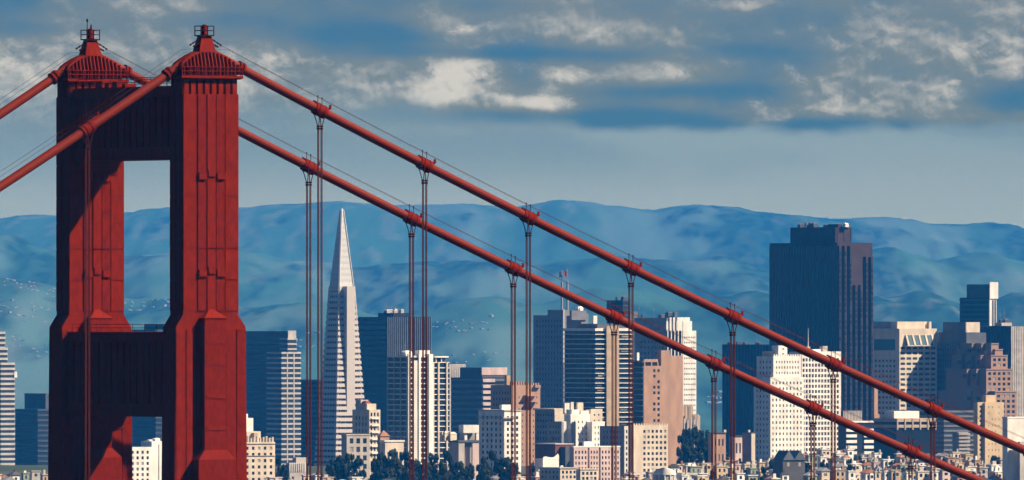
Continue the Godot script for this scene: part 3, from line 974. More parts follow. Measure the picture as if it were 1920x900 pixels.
	v = vol(f, "wall", M.cream, 1628, 1686, 1758, 616, 9999, 0, 0.4, 0.4)
	facade(v, "W", 6, -9.8, 0.68, 0.42, [1, 1, 32, 40], M.cream, 0.5, true, [M.glass, M.glass3, M.glass, M.glass2, M.teal])
	facade(v, "N", 7, -9.8, 0.55, 0.40, [6, 6, 56, 40], M.cream, 0.4, false)
	for k in 4:
		var z0: float = lerpf(v.z0, v.z1, 0.22 + k * 0.16)
		part_box(f.node, "tall_window", M.teal, Vector3(v.x0 - 0.08, f.row(657), z0), Vector3(v.x0 + 0.3, f.row(636), z0 + 6.5))
	vol(f, "roof_house", M.grey, 1632, 1674, 1681, 603, 616.3, 8)
	vol(f, "roof_house", M.cream, 1672, 1683, 1740, 603, 616.3, 5)
	vol(f, "roof_house", M.cream, 1738, 1744, 1748, 603, 616.3, 5)
	for k in 4:
		var x0: float = lerpf(v.x0, v.x1, 0.20 + k * 0.17)
		var w: float = (v.x1 - v.x0) * 0.125
		var ya := f.row(647)
		var yb := f.row(628.5)
		var g := Geo.new()
		g.loft([[ya, x0, x0 + w, v.z1, v.z1 + 3.0], [yb, x0, x0 + w, v.z1, v.z1 + 0.25]])
		put(g, "sloping_pane", M.teal, f.node)
	for k in 5:
		var g2 := Geo.new()
		var xb: float = lerpf(v.x0, v.x1, 0.20 + k * 0.17) - (v.x1 - v.x0) * 0.0225
		g2.bar(Vector3(xb, f.row(647), v.z1 + 3.1), Vector3(xb, f.row(628.0), v.z1 + 0.3), 1.3, 0.7)
		put(g2, "atrium_bar", M.cream, f.node)
	part_box(f.node, "atrium_sill", M.cream, Vector3(lerpf(v.x0, v.x1, 0.14), f.row(649), v.z1), Vector3(lerpf(v.x0, v.x1, 0.9), f.row(647.2), v.z1 + 3.6))
	f = building("office_tower", 1810, 8495, "shaded grey office tower between the atrium tower and the stepped pink tower", "building")
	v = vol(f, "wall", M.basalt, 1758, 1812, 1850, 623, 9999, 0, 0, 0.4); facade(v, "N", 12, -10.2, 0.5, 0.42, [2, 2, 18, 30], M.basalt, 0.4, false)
	vol(f, "roof_house", M.basalt, 1770, 1810, 1812, 604, 623.2, 1)
	vol(f, "roof_house", M.cream, 1808, 1811, 1838, 604, 623.2, 2)
	f = building("office_tower", 1856, 9300, "far dark banded tower with a bright white end wall at the right", "building")
	v = vol(f, "core", M.bronze, 1803, 1858, 1864, 558, 9999, 3); bands(v, 9.0, 0.34, M.teal, "spandrel", 0.25, 3)
	vol(f, "crown", M.glass3, 1815, 1856.5, 1860, 533, 558.3, 2)
	vol(f, "end_wall", M.chalk, 1855, 1856, 1872, 529, 560)
	v = vol(f, "end_wall", M.chalk, 1854, 1855.5, 1869, 560, 9999, 0.3)
	for k in 3:
		part_box(f.node, "slot_window", M.glass3, Vector3(lerpf(v.x0, v.x1, 0.34 + k * 0.22), v.y0, v.z1 - 0.2), Vector3(lerpf(v.x0, v.x1, 0.34 + k * 0.22) + 0.8, v.y1 - 1, v.z1 + 0.12))
	f = building("ribbed_tower", 1895, 8650, "dark office tower with close vertical ribs at the right edge", "building")
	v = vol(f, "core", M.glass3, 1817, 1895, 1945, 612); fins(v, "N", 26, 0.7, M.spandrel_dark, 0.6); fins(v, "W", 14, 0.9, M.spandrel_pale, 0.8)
	vol(f, "parapet", M.spandrel_dim, 1816.5, 1895, 1945.5, 611, 613, -0.8)
	v = vol(f, "roof_house", M.concrete, 1868, 1880, 1900, 605, 611.5, 12); clutter(f, v, 4, 4, M.slate, 2)
	stepped_pink()

func pyramid() -> void:
	var d := 8500.0
	var k := d / F
	var base := place(641, HORIZON, d)
	base.y = 6.0
	var t := thing("pyramid_tower", base, AC, "tall white pyramid skyscraper with a slim pointed spire", "building")
	var row := func(py: float) -> float: return EYE + (HORIZON - py) * k - 6.0
	var half := func(py: float) -> float: return lerpf(36.0, 64.0, (py - 537.0) / 233.0) * k / 2
	var g := Geo.new()
	var ys := [row.call(760.0), row.call(537.0)]
	var h0: float = half.call(1010.0) - 0.35
	var h1: float = half.call(537.0) - 0.35
	g.loft([[0.0, -h0, h0, -h0, h0], [ys[1], -h1, h1, -h1, h1]])
	put(g, "core", M.drape, t)
	# each floor: a spandrel that follows the slope
	var py := 537.0
	var j := 0
	while py < 900.0:
		var p2 := py + (6.4 if j > 0 else 9.0)
		var a: float = half.call(py)
		var b: float = half.call(p2)
		var s := Geo.new()
		s.loft([[row.call(p2), -b, b, -b, b], [row.call(py), -a, a, -a, a]])
		put(s, "spandrel", M.quartz, t)
		py += 10.7
		j += 1
	# corner posts keep the edges closed
	for q in [[-1, 1], [1, 1], [-1, -1]]:
		var c := Geo.new()
		c.bar(Vector3(q[0] * (h0 - 0.3), 0, q[1] * (h0 - 0.3)), Vector3(q[0] * (h1 - 0.3), ys[1], q[1] * (h1 - 0.3)), 1.5, 1.5)
		put(c, "corner_post", M.quartz, t)
	# mullions on the two faces in view
	for face in 2:
		for e in [-0.72, -0.36, 0.0, 0.36, 0.72]:
			if face == 0 and absf(e) < 0.3:
				continue
			var c := Geo.new()
			var p0 := Vector3(e * h0, 0, h0 + 0.02) if face == 0 else Vector3(-h0 - 0.02, 0, e * h0)
			var p1 := Vector3(e * h1, ys[1], h1 + 0.02) if face == 0 else Vector3(-h1 - 0.02, ys[1], e * h1)
			c.bar(p0, p1, 0.5, 0.5)
			put(c, "mullion", M.concrete, t)
	# the lift wing on each side
	var wz := 32.0 * k
	for e in [1.0, -1.0]:
		part_box(t, "wing", M.quartz, Vector3(-3.1, row.call(775.0), minf(e * wz, 0.0)), Vector3(3.1, row.call(537.0), maxf(e * wz, 0.0)))
	# spire: pale louvred aluminium with a solid tip
	var spire := Geo.new()
	var r0 := 31.5 * k / 2
	var r1 := 4.2 * k / 2
	spire.loft([[row.call(537.0), -r0, r0, -r0, r0], [row.call(395.0), -r1, r1, -r1, r1], [row.call(391.0), -r1 * 0.6, r1 * 0.6, -r1 * 0.6, r1 * 0.6]])
	var sp := put(spire, "spire", M.spire, t)
	for q in 24:
		var e := (q + 0.5) / 24.0
		var y: float = lerpf(row.call(534.0), row.call(402.0), e)
		var r := lerpf(r0, r1, (y - row.call(537.0)) / (row.call(395.0) - row.call(537.0)))
		var b := Geo.new()
		b.loft([[y - 0.75, -r - 0.03, r + 0.03, -r * 0.78, r + 0.12], [y + 0.75, -r + 0.02, r - 0.02, -r * 0.78, r + 0.02]])
		put(b, "louvre", M.spire2 if q % 2 else M.spire, sp)
	for s in [[-1, 1], [1, 1], [-1, -1]]:
		var c := Geo.new()
		c.bar(Vector3(s[0] * r0, row.call(537.0), s[1] * r0), Vector3(s[0] * r1, row.call(395.0), s[1] * r1), 0.9, 0.9)
		put(c, "spire_edge", M.white, sp)

func dark_giant() -> void:      # the tallest: carnelian granite with bays
	var f := building("granite_tower", 1570, 8300, "tallest dark granite office tower with bay ribs and a set back top", "building")
	var v := vol(f, "core", M.granite, 1447, 1570, 1637, 455)
	for k in 26:
		var z: float = lerpf(v.z0 + 1.2, v.z1 - 1.2, k / 25.0)
		part_box(f.node, "bay_rib", M.glass3, Vector3(v.x0 - 0.6, 0, z - 0.8), Vector3(v.x0, v.y1 - 2.0, z + 0.8))
	for k in 7:
		var x: float = lerpf(v.x0 + 1.2, v.x1 - 1.2, k / 6.0)
		var g := Geo.new()      # a three-sided bay
		var p := [Vector3(x - 1.9, 0, v.z1), Vector3(x - 0.7, 0, v.z1 + 1.5), Vector3(x + 0.7, 0, v.z1 + 1.5), Vector3(x + 1.9, 0, v.z1)]
		var high: float = v.y1 - (2.0 if k in [0, 1, 2] else 9.0) - (18.0 if k in [3, 4] else 0.0)
		for e in 3:
			g.quad(p[e], p[e] + Vector3(0, high, 0), p[e + 1] + Vector3(0, high, 0), p[e + 1])
		g.quad(p[0] + Vector3(0, high, 0), p[3] + Vector3(0, high, 0), p[2] + Vector3(0, high, 0), p[1] + Vector3(0, high, 0))
		put(g, "bay", M.granite, f.node)
		var y := high - 4.0
		while y > 4.0:
			part_box(f.node, "bay_window", M.glass3 if rng.randf() < 0.85 else M.glass2, Vector3(x - 0.62, y - 2.3, v.z1 + 1.3), Vector3(x + 0.62, y, v.z1 + 1.56))
			y -= 3.6
	vol(f, "roof_house", M.granite, 1485, 1567, 1598, 426, 455.3, 6)
	var r := vol(f, "roof_house", M.granite, 1553, 1572, 1580, 420, 426.3, 8)
	for px in [1571.0, 1583.5, 1596.0]:
		vol(f, "roof_pier", M.granite, px - 1, px, px + 2.2, 427, 455, 7.9)
	r = vol(f, "roof_deck", M.slate, 1486, 1552, 1560, 425.6, 426.2, 7)
	clutter(f, r, 8, 3.2, M.slate, 5)
	r = vol(f, "roof_deck", M.slate, 1576, 1578, 1594, 425.2, 426.2, 7)
	clutter(f, r, 2, 2.6, M.chalk)

func stepped_pink() -> void:
	var f := building("stepped_tower", 1850, 8000, "pink granite office tower stepping up in many small blocks", "building")
	var m: Material = M.rosestone
	# tiers from the foot upwards: left, corner, right, top, back
	var tiers := [[1765, 1866, 1908, 735, 0.0, 4, 4], [1778, 1850, 1900, 693, 8.0, 5, 4], [1790, 1860, 1892, 667, 14.0, 3, 3], [1800, 1868, 1883, 656, 18.0, 0, 0], [1806, 1861, 1875, 645, 20.0, 0, 0]]
	for q in tiers:
		var v := vol(f, "wall", m, q[0], q[1], q[2], q[3], 9999, q[4], 0.4, 0.0)
		if q[5]:
			facade(v, "W", q[5], -9.8, 0.52, 0.5, [2, 2, 3, 20 if q[3] > 700 else 120], m, 0.5, true)
		else:
			facade(v, "W", 1, 1, 0.01, 0.01, [2, 2, 3, 3], m, 0.4, false)
		vol(f, "parapet", m, q[0] - 0.4, q[1], q[2] + 0.4, q[3] - 1.4, q[3] + 0.6, q[4] - 0.4)
	# little turrets in the re-entrant steps of the shaded side catch the sun
	for q in [[1826, 645], [1843, 645], [1817, 658], [1834, 658], [1851, 658], [1807, 667], [1824, 667], [1841, 667], [1815, 693], [1832, 693], [1823, 735], [1840, 735]]:
		var v := vol(f, "turret", m, q[0] - 8.0, q[0], q[0] + 8.0, q[1], q[1] + 30.0, {645: 23.3, 658: 23.0, 667: 16.5, 693: 3.5, 735: 6.8}[q[1]])
		vol(f, "turret_cap", m, q[0] - 8.4, q[0], q[0] + 8.4, q[1] - 1.0, q[1] + 0.5, {645: 23.0, 658: 22.7, 667: 16.2, 693: 3.2, 735: 6.5}[q[1]])
		for e in [0.3, 0.7]:
			part_box(f.node, "window", M.glass, Vector3(v.x0 - 0.05, v.y1 - 5.2, lerpf(v.z0, v.z1, e) - 0.8), Vector3(v.x0 + 0.1, v.y1 - 3.0, lerpf(v.z0, v.z1, e) + 0.8))

func hill_towers() -> void:
	var f: Frame
	var v: Dictionary
	# white block between the legs of the bridge tower
	f = building("apartment_building", 243, 6900, "white apartment building seen low between the legs of the bridge tower", "building")
	v = vol(f, "wall", M.chalk, 236, 243, 285, 838, 9999, 0, 0.4); facade(v, "W", 4, -10.5, 0.42, 0.5, [1, 4, 5, 4], M.chalk, 0.4, true)
	v = vol(f, "wall", M.chalk, 262, 283, 310, 828, 9999, 8); clutter(f, v, 2, 2, M.white)
	v = vol(f, "stair_wing", M.chalk, 296, 298, 310, 834, 9999, -3)
	# beige block with battlements beside the near leg
	f = building("apartment_building", 452, 6500, "beige apartment building with battlements beside the near tower leg", "building")
	v = vol(f, "wall", M.cream, 430, 452, 515, 829, 9999, 0, 0.4); facade(v, "W", 5, -11.7, 0.40, 0.46, [6, 2, 6, 2], M.cream, 0.4, true)
	for y in [831.5, 854.0]:
		part_box(f.node, "string_course", M.tan, Vector3(v.x0 - 0.1, f.row(y + 1.2), v.z1), Vector3(v.x1 + 0.1, f.row(y), v.z1 + 0.35))
	for k in 11:
		var px := 453.0 + k * 5.7
		vol(f, "merlon", M.cream, px - 2, px, px + 2.4, 821 - (k % 3) * 1.5, 829.4, 0.2)
	vol(f, "roof_house", M.cream, 446, 462, 488, 809, 829.4, 6); vol(f, "roof_house", M.tan, 470, 476, 483, 812, 829, 3)
	vol(f, "roof_tank", M.chalk, 448, 461, 474, 784, 809.3, 8); vol(f, "roof_tank", M.chalk, 452, 460, 464, 776, 784.3, 9)
	# fan-roofed block and neighbours below the striped slab
	f = building("terrace_house", 543, 6700, "grey terraced house with a ribbed awning roof below the striped slab", "building")
	v = vol(f, "wall", M.concrete, 536, 543, 575, 868); vol(f, "upper_wall", M.concrete, 548, 555, 576, 858, 868.3, 4)
	for k in 8:
		vol(f, "awning_rib", M.white, 542.6 + k * 4.0, 543 + k * 4.0, 544.5 + k * 4.0, 868, 884, -0.6)
	# ornate turret block with the red roof
	f = building("turret_building", 692, 6750, "narrow ornate apartment tower with a small red roof in front of the pyramid", "building")
	v = vol(f, "wall", M.cream, 660, 692, 713, 768, 9999, 0, 0.4, 0.4)
	facade(v, "W", 3, -13, 0.5, 0.5, [1.5, 1.5, 3, 10], M.cream, 0.5, true)
	facade(v, "N", 4, -12, 0.35, 0.5, [4, 3, 10, 10], M.cream, 0.4, false)
	for k in 6:
		part_box(f.node, "balcony", M.chalk, Vector3(v.x0 + 1.2, f.row(786 + k * 13.0), v.z1), Vector3(v.x1 - 1.2, f.row(783.5 + k * 13.0), v.z1 + 0.9))
	vol(f, "upper_wall", M.cream, 668, 688, 705, 757, 768.3, 3)
	vol(f, "upper_wall", M.concrete, 666, 676, 690, 750, 768.3, 6)
	var c := f.corner(684, 6.0)
	var g := Geo.new()
	g.loft([[f.row(760), c.x, c.x + 5.2, c.y - 6.0, c.y], [f.row(752), c.x + 1.8, c.x + 3.4, c.y - 4.4, c.y - 1.6]])
	put(g, "roof", M.redroof, f.node)
	f = building("apartment_building", 652, 6450, "plain grey beige apartment building with tall windows under the ornate turret", "building")
	v = vol(f, "wall", M.concrete, 640, 650, 693, 815, 9999, 0, 0.4); facade(v, "W", 3, -16, 0.5, 0.55, [3, 3, 4, 2], M.concrete, 0.4, true)
	vol(f, "cornice", M.concrete, 639, 649.5, 694, 814, 816.5, -0.6)
	f = building("villa", 722, 6500, "low cream villa with a flat overhanging roof between two dark tree clumps", "house")
	v = vol(f, "wall", M.cream, 712, 722, 757, 828, 9999, 0, 0.4); facade(v, "W", 4, 1, 0.6, 0.5, [3, 2, 4, 40], M.cream, 0.4, true)
	vol(f, "roof", M.white, 710, 721, 759, 825.5, 828.5, -1)
	f = building("villa", 716, 6620, "small villa with an orange hipped roof beside the ornate turret", "house")
	v = vol(f, "wall", M.peach, 708, 713, 730, 818)
	g = Geo.new()
	g.loft([[v.y1, v.x0 - 0.4, v.x1 + 0.4, v.z0 - 0.4, v.z1 + 0.4], [v.y1 + 3.0, v.x0 + 2.6, v.x1 - 2.6, lerpf(v.z0, v.z1, 0.45), lerpf(v.z0, v.z1, 0.55)]])
	put(g, "roof", M.tile, f.node)
	# white gridded apartment tower
	f = building("apartment_tower", 765, 6850, "white apartment tower with a gridded balcony front and tall blank piers", "building")
	v = vol(f, "core", M.glass2, 727, 765, 806, 668); bands(v, 10.0, 0.22, M.white, "floor_slab", 0.5, 0)
	fins(v, "N", 3, 0.7, M.concrete, 0.6, "pier")
	for px in [765.5, 785.5]:
		vol(f, "pier", M.chalk, px - 2, px, px + 3.6, 664, 9999, -1.6)
	vol(f, "balcony_wall", M.white, 774, 775, 785, 676, 9999, -0.9)
	vol(f, "lift_tower", M.chalk, 796, 804.5, 812, 664, 9999, -2.4)
	vol(f, "roof_house", M.chalk, 778, 786, 806, 657, 669, 4)
	v = vol(f, "core", M.glass, 800, 811, 840, 679, 9999, 2); bands(v, 10.0, 0.16, M.white, "floor_slab", 0.5, 0)
	for px in [811.5, 821.5, 837.0]:
		vol(f, "pier", M.cream, px - 1, px, px + 2.6, 679, 9999, 0.7)
	vol(f, "roof_canopy", M.chalk, 806, 815, 841, 668, 670.5, 3)
	for px in [817.0, 827.0]:
		vol(f, "canopy_post", M.white, px - 1, px, px + 1.6, 668, 680, 4)
	vol(f, "roof_house", M.slate, 812, 818, 836, 671, 680, 6)
	v = vol(f, "roof_deck", M.white, 745, 762, 780, 667, 668.5, 3); clutter(f, v, 4, 3.0, M.white, 2)
	# classical grey and white building
	f = building("hotel", 945, 6600, "classical building, grey in the shade and white in the sun, with a deep cornice", "building")
	v = vol(f, "wall", M.concrete, 897, 945, 977, 770, 9999, 0, 0.4, 0.4)
	facade(v, "W", 3, -10.9, 0.42, 0.5, [3, 3, 8, 8], M.chalk, 0.4, true)
	facade(v, "N", 5, -10.9, 0.40, 0.5, [4, 3, 8, 8], M.chalk, 0.4, true)
	part_box(f.node, "cornice", M.concrete, Vector3(v.x0 - 1.1, f.row(784.5), v.z0), Vector3(v.x0 + 6.0, f.row(782.5), v.z1 + 1.1))
	vol(f, "parapet", M.concrete, 896, 945, 978, 768.5, 771, -0.4)
	vol(f, "roof_house", M.chalk, 936, 941, 958, 759, 769, 6)
	# peach tower with odd shadows
	f = building("apartment_tower", 958, 7450, "peach apartment tower with a crowned parapet behind the classical building", "building")
	v = vol(f, "wall", M.peach, 920, 958, 1013, 722, 9999, 0, 0.4, 0.4)
	facade(v, "W", 6, -11, 0.22, 0.3, [12, 3, 18, 6], M.peach, 0.4, false)
	facade(v, "N", 6, -11, 0.4, 0.4, [3, 3, 10, 60], M.peach, 0.4, false)
	for k in 12:
		vol(f, "merlon", M.peach, 956.0 + k * 4.6, 958.0 + k * 4.6, 960.3 + k * 4.6, 715 + (3 if k > 6 else 0), 722.5, 0.3)
	vol(f, "balcony", M.peach, 982, 988, 1009, 741, 743, -4); vol(f, "balcony", M.peach, 986, 992, 1011, 752, 754, -4); vol(f, "cornice", M.peach, 998, 1004, 1014, 722, 727, -2)
	vol(f, "chimney", M.ochre, 946, 950, 957, 704, 723, 4)
	# house with a deep recess
	f = building("mansion", 860, 6500, "pale mansion with a deep shaded recess left of the classical building", "house")
	v = vol(f, "wall", M.concrete, 842, 860, 871, 827); vol(f, "wall", M.pink, 884, 886, 898, 827, 9999, 0)
	vol(f, "bay", M.pink, 870, 873, 881, 838, 9999, 3); vol(f, "recess_wall", M.grey, 868, 871, 887, 827.2, 9999, 6)
	vol(f, "cornice", M.slate, 840, 859, 899, 825.5, 829.5, -1.0)
	vol(f, "upper_wall", M.white, 860, 869, 898, 797, 812, 3); vol(f, "upper_wall", M.white, 862, 871, 876, 811.8, 826, 4); vol(f, "upper_wall", M.white, 890, 893, 898, 811.8, 826, 3.2); vol(f, "upper_wall", M.grey, 860, 876, 894, 811.6, 826, 9)
	clutter(f, {"x0": -8.0, "x1": 2.0, "z0": -12.0, "z1": -2.0, "y1": f.row(826)}, 4, 5.5, M.cream)
	# glass apartment tower with the tan pier
	f = building("apartment_tower", 1117, 7000, "glass apartment tower with white floor edges and one broad tan pier", "building")
	v = vol(f, "core", M.glass, 1059, 1117, 1184, 617); bands(v, 9.15, 0.17, M.white, "floor_slab", 0.9, 9)
	vol(f, "roof_slab", M.chalk, 1056, 1116, 1185, 615.5, 620.5, -1.2)
	vol(f, "pier", M.tan, 1136, 1137.5, 1161, 611, 9999, -2.2)
	for k in 5:
		vol(f, "mullion", M.spandrel_dim, 1068.0 + k * 10 - 0.7, 1068.0 + k * 10, 1068.4 + k * 10, 622, 9999, -0.5)
	for k in 22:
		for q in [[1119, 1137], [1162, 1183]]:
			if rng.randf() < 0.55:
				var ax: float = (q[0] + rng.randf_range(0, 5) - 1117.0) * f.k / f.cs
				var y := f.row(627.0 + 9.15 * k)
				part_box(f.node, "window_blind", [M.blind, M.drape, M.teal, M.cream][rng.randi() % 4], Vector3(ax, y - 1.5, 0.02), Vector3(ax + rng.randf_range(2.5, 5.0), y - 0.2, 0.14))
	vol(f, "roof_house", M.slate, 1082, 1120, 1180, 607, 616, 5); vol(f, "roof_unit", M.chalk, 1110, 1113, 1120, 592, 607, 8)
	# peach slab
	f = building("apartment_slab", 1207, 7050, "tall plain peach apartment slab with two columns of tiny windows", "building")
	v = vol(f, "wall", M.peach, 1187, 1207, 1240, 686, 9999, 0, 0.4); facade(v, "W", 2, -10.4, 0.5, 0.46, [16, 1.0, 4, 2], M.peach, 0.35, true, [M.glass, M.glass3], 0.85)
	v = vol(f, "wall", M.peach, 1230, 1239.9, 1281, 667, 9999, 0.02); vol(f, "wall", M.peach, 1232, 1240, 1257, 657, 668, 0.06)
	v = vol(f, "shaded_bays", M.glass, 1184, 1205, 1206.5, 676, 9999, -3.4); bands(v, 10.3, 0.22, M.spandrel_dim, "floor_slab", 0.4, 1)
	vol(f, "roof_house", M.peach, 1206, 1208, 1234, 673.5, 679, 0.4); vol(f, "roof_house", M.glass, 1206, 1208.5, 1236, 679, 686.3, 1.0)
	for px in [1208.0, 1221.0, 1233.0]:
		vol(f, "canopy_post", M.peach, px - 1, px, px + 2, 679, 686.3, 0.3)
	vol(f, "roof_tank", M.chalk, 1193, 1195, 1199, 661, 677, 5)
	# cream blocks right of centre
	f = building("apartment_building", 1187, 6600, "cream apartment building with paired windows and a blank sunny end", "building")
	v = vol(f, "wall", M.cream, 1178, 1187, 1203, 797); v = vol(f, "wall", M.cream, 1196, 1203, 1253, 797, 9999, 0, 0.4)
	facade(v, "W", 6, -10.4, 0.5, 0.46, [1.5, 1.5, 7, 6], M.cream, 0.4, true)
	for k in 14:
		vol(f, "merlon", M.cream, 1187.0 + k * 4.8, 1188.0 + k * 4.8, 1190.2 + k * 4.8, 794, 797.4, 0.3)
	f = building("apartment_building", 1170, 6680, "blue grey shaded apartment block left of the cream paired-window building", "building")
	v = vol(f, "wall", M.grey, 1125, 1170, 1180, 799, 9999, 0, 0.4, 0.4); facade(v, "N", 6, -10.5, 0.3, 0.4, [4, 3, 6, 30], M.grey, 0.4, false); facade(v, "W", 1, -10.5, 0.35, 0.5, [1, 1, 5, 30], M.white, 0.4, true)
	# white art deco cluster
	f = building("apartment_tower", 1070, 6900, "white apartment tower cluster with stepped blocks and chimneys", "building")
	v = vol(f, "wall", M.chalk, 1058, 1070, 1107, 776, 9999, 0, 0.4); facade(v, "W", 4, -11, 0.25, 0.36, [4, 4, 10, 20], M.chalk, 0.4, true)
	vol(f, "upper_wall", M.white, 1062, 1072, 1086, 768, 776.3, 3); vol(f, "upper_wall", M.chalk, 1086, 1090, 1104, 770, 776.3, 2)
	v = vol(f, "wall", M.cream, 1098, 1108, 1130, 767, 9999, 4, 0.4); facade(v, "W", 2, -11, 0.28, 0.3, [3, 3, 6, 40], M.cream, 0.4, true)
	v = vol(f, "wall", M.chalk, 1100, 1110, 1134, 790, 9999, -6, 0.4); facade(v, "W", 3, -11, 0.28, 0.4, [3, 3, 6, 20], M.chalk, 0.4, true)
	vol(f, "chimney", M.white, 1056, 1059, 1068, 756, 777, 8); vol(f, "chimney", M.cream, 1068, 1070.5, 1076, 754, 777, 8); vol(f, "chimney", M.cream, 1080, 1083, 1094, 755, 777, 8)
	v = vol(f, "stair_wing", M.white, 1050, 1053, 1062, 790, 9999, -9); vol(f, "wall", M.grey, 1056, 1079, 1080, 791, 9999, -4)
	f = building("apartment_building", 1039, 6950, "shaded grey apartment block with pale stepped corner beside the white cluster", "building")
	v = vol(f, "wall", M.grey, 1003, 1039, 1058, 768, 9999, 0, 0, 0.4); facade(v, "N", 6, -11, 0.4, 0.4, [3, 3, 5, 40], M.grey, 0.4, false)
	vol(f, "parapet", M.cream, 1001, 1039, 1072, 766, 769, -0.5); vol(f, "wall", M.cream, 1036, 1040, 1066, 768.2, 9999, -0.4)
	f = building("apartment_building", 1053, 6800, "small shaded block with square windows in front of the white cluster", "building")
	v = vol(f, "wall", M.grey, 1025, 1053, 1057, 790, 9999, 0, 0, 0.4); facade(v, "N", 4, -11, 0.35, 0.4, [4, 3, 5, 20], M.grey, 0.4, true)
	f = building("apartment_building", 1076, 6420, "long pinkish white apartment building with dark light wells", "building")
	vol(f, "well_wall", M.pink, 1068, 1076, 1163, 838.2, 9999, 3.2)
	for q in [[1066, 1076, 1102, 4], [1101, 1105.4, 1123, 3], [1122, 1126.4, 1146, 3], [1145, 1149.4, 1163, 2]]:
		v = vol(f, "wall", M.pink, q[1] - 4.0, q[1], q[2], 838, 9999, 0.0, 0.4)
		facade(v, "W", q[3], -10.3, 0.42, 0.5, [0.8, 0.8, 5, 1], M.pink, 0.4, true)
	vol(f, "parapet", M.chalk, 1067, 1075.5, 1164, 836.5, 839, -0.4); vol(f, "roof_house", M.chalk, 1092, 1095, 1111, 828, 838.3, 4); vol(f, "roof_house", M.slate, 1086, 1094, 1095, 830, 838.3, 5)
	f = building("brick_building", 1041, 6700, "dark brick building with a pale roof line below the shaded grey blocks", "building")
	v = vol(f, "wall", M.brick, 1003, 1041, 1075, 833); vol(f, "parapet", M.pink, 1002, 1041, 1076, 831.5, 833.5, -0.4); vol(f, "wall", M.slate, 1040, 1060, 1076, 838, 9999, -6)
	f = building("mission_house", 1012, 6650, "white house with a scrolled gable wall below the dark brick building", "house")
	v = vol(f, "wall", M.chalk, 1004, 1018, 1048, 860)
	g = Geo.new()
	var sc := [[0.0, 0.0], [0.05, 0.9], [0.2, 1.1], [0.45, 0.6], [0.7, 0.7], [0.85, 1.7], [0.95, 2.6], [1.0, 1.4], [1.0, 0.0]]
	for k in sc.size() - 1:
		var x0: float = lerpf(v.x0, v.x1, sc[k][0])
		var x1: float = lerpf(v.x0, v.x1, sc[k + 1][0])
		for zz in [v.z1 + 0.05, v.z1 - 0.6]:
			g.quad(Vector3(x0, v.y1 - 0.5, zz), Vector3(x0, v.y1 + sc[k][1], zz), Vector3(x1, v.y1 + sc[k + 1][1], zz), Vector3(x1, v.y1 - 0.5, zz))
		g.quad(Vector3(x0, v.y1 + sc[k][1], v.z1 + 0.05), Vector3(x0, v.y1 + sc[k][1], v.z1 - 0.6), Vector3(x1, v.y1 + sc[k + 1][1], v.z1 - 0.6), Vector3(x1, v.y1 + sc[k + 1][1], v.z1 + 0.05))
	put(g, "gable_wall", M.chalk, f.node)
	# the white hotel and the gridded tower
	f = building("hotel", 1444, 7200, "bright white hotel tower with small dotted windows and a stepped top", "building")
	v = vol(f, "wall", M.concrete, 1414, 1444, 1508, 707, 9999, 0, 0.4, 0.4)
	facade(v, "W", 9, -10.6, 0.34, 0.42, [2, 2, 6, 10], M.chalk, 0.4, true)
	facade(v, "N", 4, -10.6, 0.36, 0.42, [3, 3, 10, 10], M.chalk, 0.4, true)
	v = vol(f, "wall", M.concrete, 1420, 1450, 1503, 668, 708, 3, 0.4, 0.4)
	facade(v, "W", 9, -10.2, 0.34, 0.42, [4, 3, 6, 0.5], M.chalk, 0.4, true)
	facade(v, "N", 4, -10.2, 0.36, 0.42, [3, 3, 6, 0.5], M.chalk, 0.4, true)
	v = vol(f, "roof_tower", M.chalk, 1448, 1460, 1477, 648, 668.5, 6)
	for e in [653.0, 662.0]:
		part_box(f.node, "window", M.drape, Vector3(lerpf(v.x0, v.x1, 0.45), f.row(e + 3), v.z1 - 0.2), Vector3(lerpf(v.x0, v.x1, 0.65), f.row(e), v.z1 + 0.05))
	for k in 12:
		vol(f, "merlon", M.chalk, 1450.0 + k * 4.5, 1451.0 + k * 4.5, 1453.2 + k * 4.5, 664.5, 668.4, 3.2)
	vol(f, "roof_house", M.concrete, 1430, 1446, 1458, 659, 668.5, 10)
	f = building("office_tower", 1503, 7500, "white tower with a deep square window grid right of the hotel", "building")
	v = vol(f, "wall", M.chalk, 1480, 1503, 1578, 659, 9999, 0, 1.1); facade(v, "W", 12, -9.9, 0.62, 0.56, [1, 3, 11, 10], M.chalk, 1.0, true, [M.glass, M.glass3, M.glass2])
	vol(f, "roof_house", M.white, 1515, 1522, 1540, 655, 659.3, 6); vol(f, "roof_house", M.concrete, 1538, 1544, 1553, 649, 659.3, 8); vol(f, "roof_house", M.concrete, 1506, 1512, 1520, 650, 659.3, 8)
	g = Geo.new()
	c = f.corner(1516, 9)
	g.tube([Vector3(c.x, f.row(651), c.y), Vector3(c.x, f.row(615), c.y)], [0.3, 0.12], 6)
	put(g, "antenna", M.chalk, f.node)
	f = building("office_block", 1586, 7400, "low white and dark striped office block beside the window-grid tower", "building")
	v = vol(f, "core", M.glass, 1572, 1586, 1648, 791); vol(f, "roof_slab", M.chalk, 1570, 1585, 1650, 789.5, 792.5, -1.5)
	for k in 6:
		for q in [[1587, 1607], [1621, 1645]]:
			vol(f, "spandrel", M.chalk, q[0] - 1.0, q[0], q[1], 804 + k * 10.6, 809.5 + k * 10.6, -1.0)
	v = vol(f, "roof_house", M.drape, 1577, 1581, 1616, 770, 790, 4); fins(v, "W", 12, 0.5, M.concrete, 0.5, "screen_bar")
	f = building("stair_tower", 1639, 7600, "slim tan pier-like tower beside the foot of the dark granite tower", "building")
	v = vol(f, "wall", M.peach, 1637, 1639, 1646, 726); v = vol(f, "wall", M.peach, 1636, 1639, 1649, 776, 9999, -2)
	f = building("parking_structure", 1680, 7300, "long low tan building with an open upper arcade and white roof house", "building")
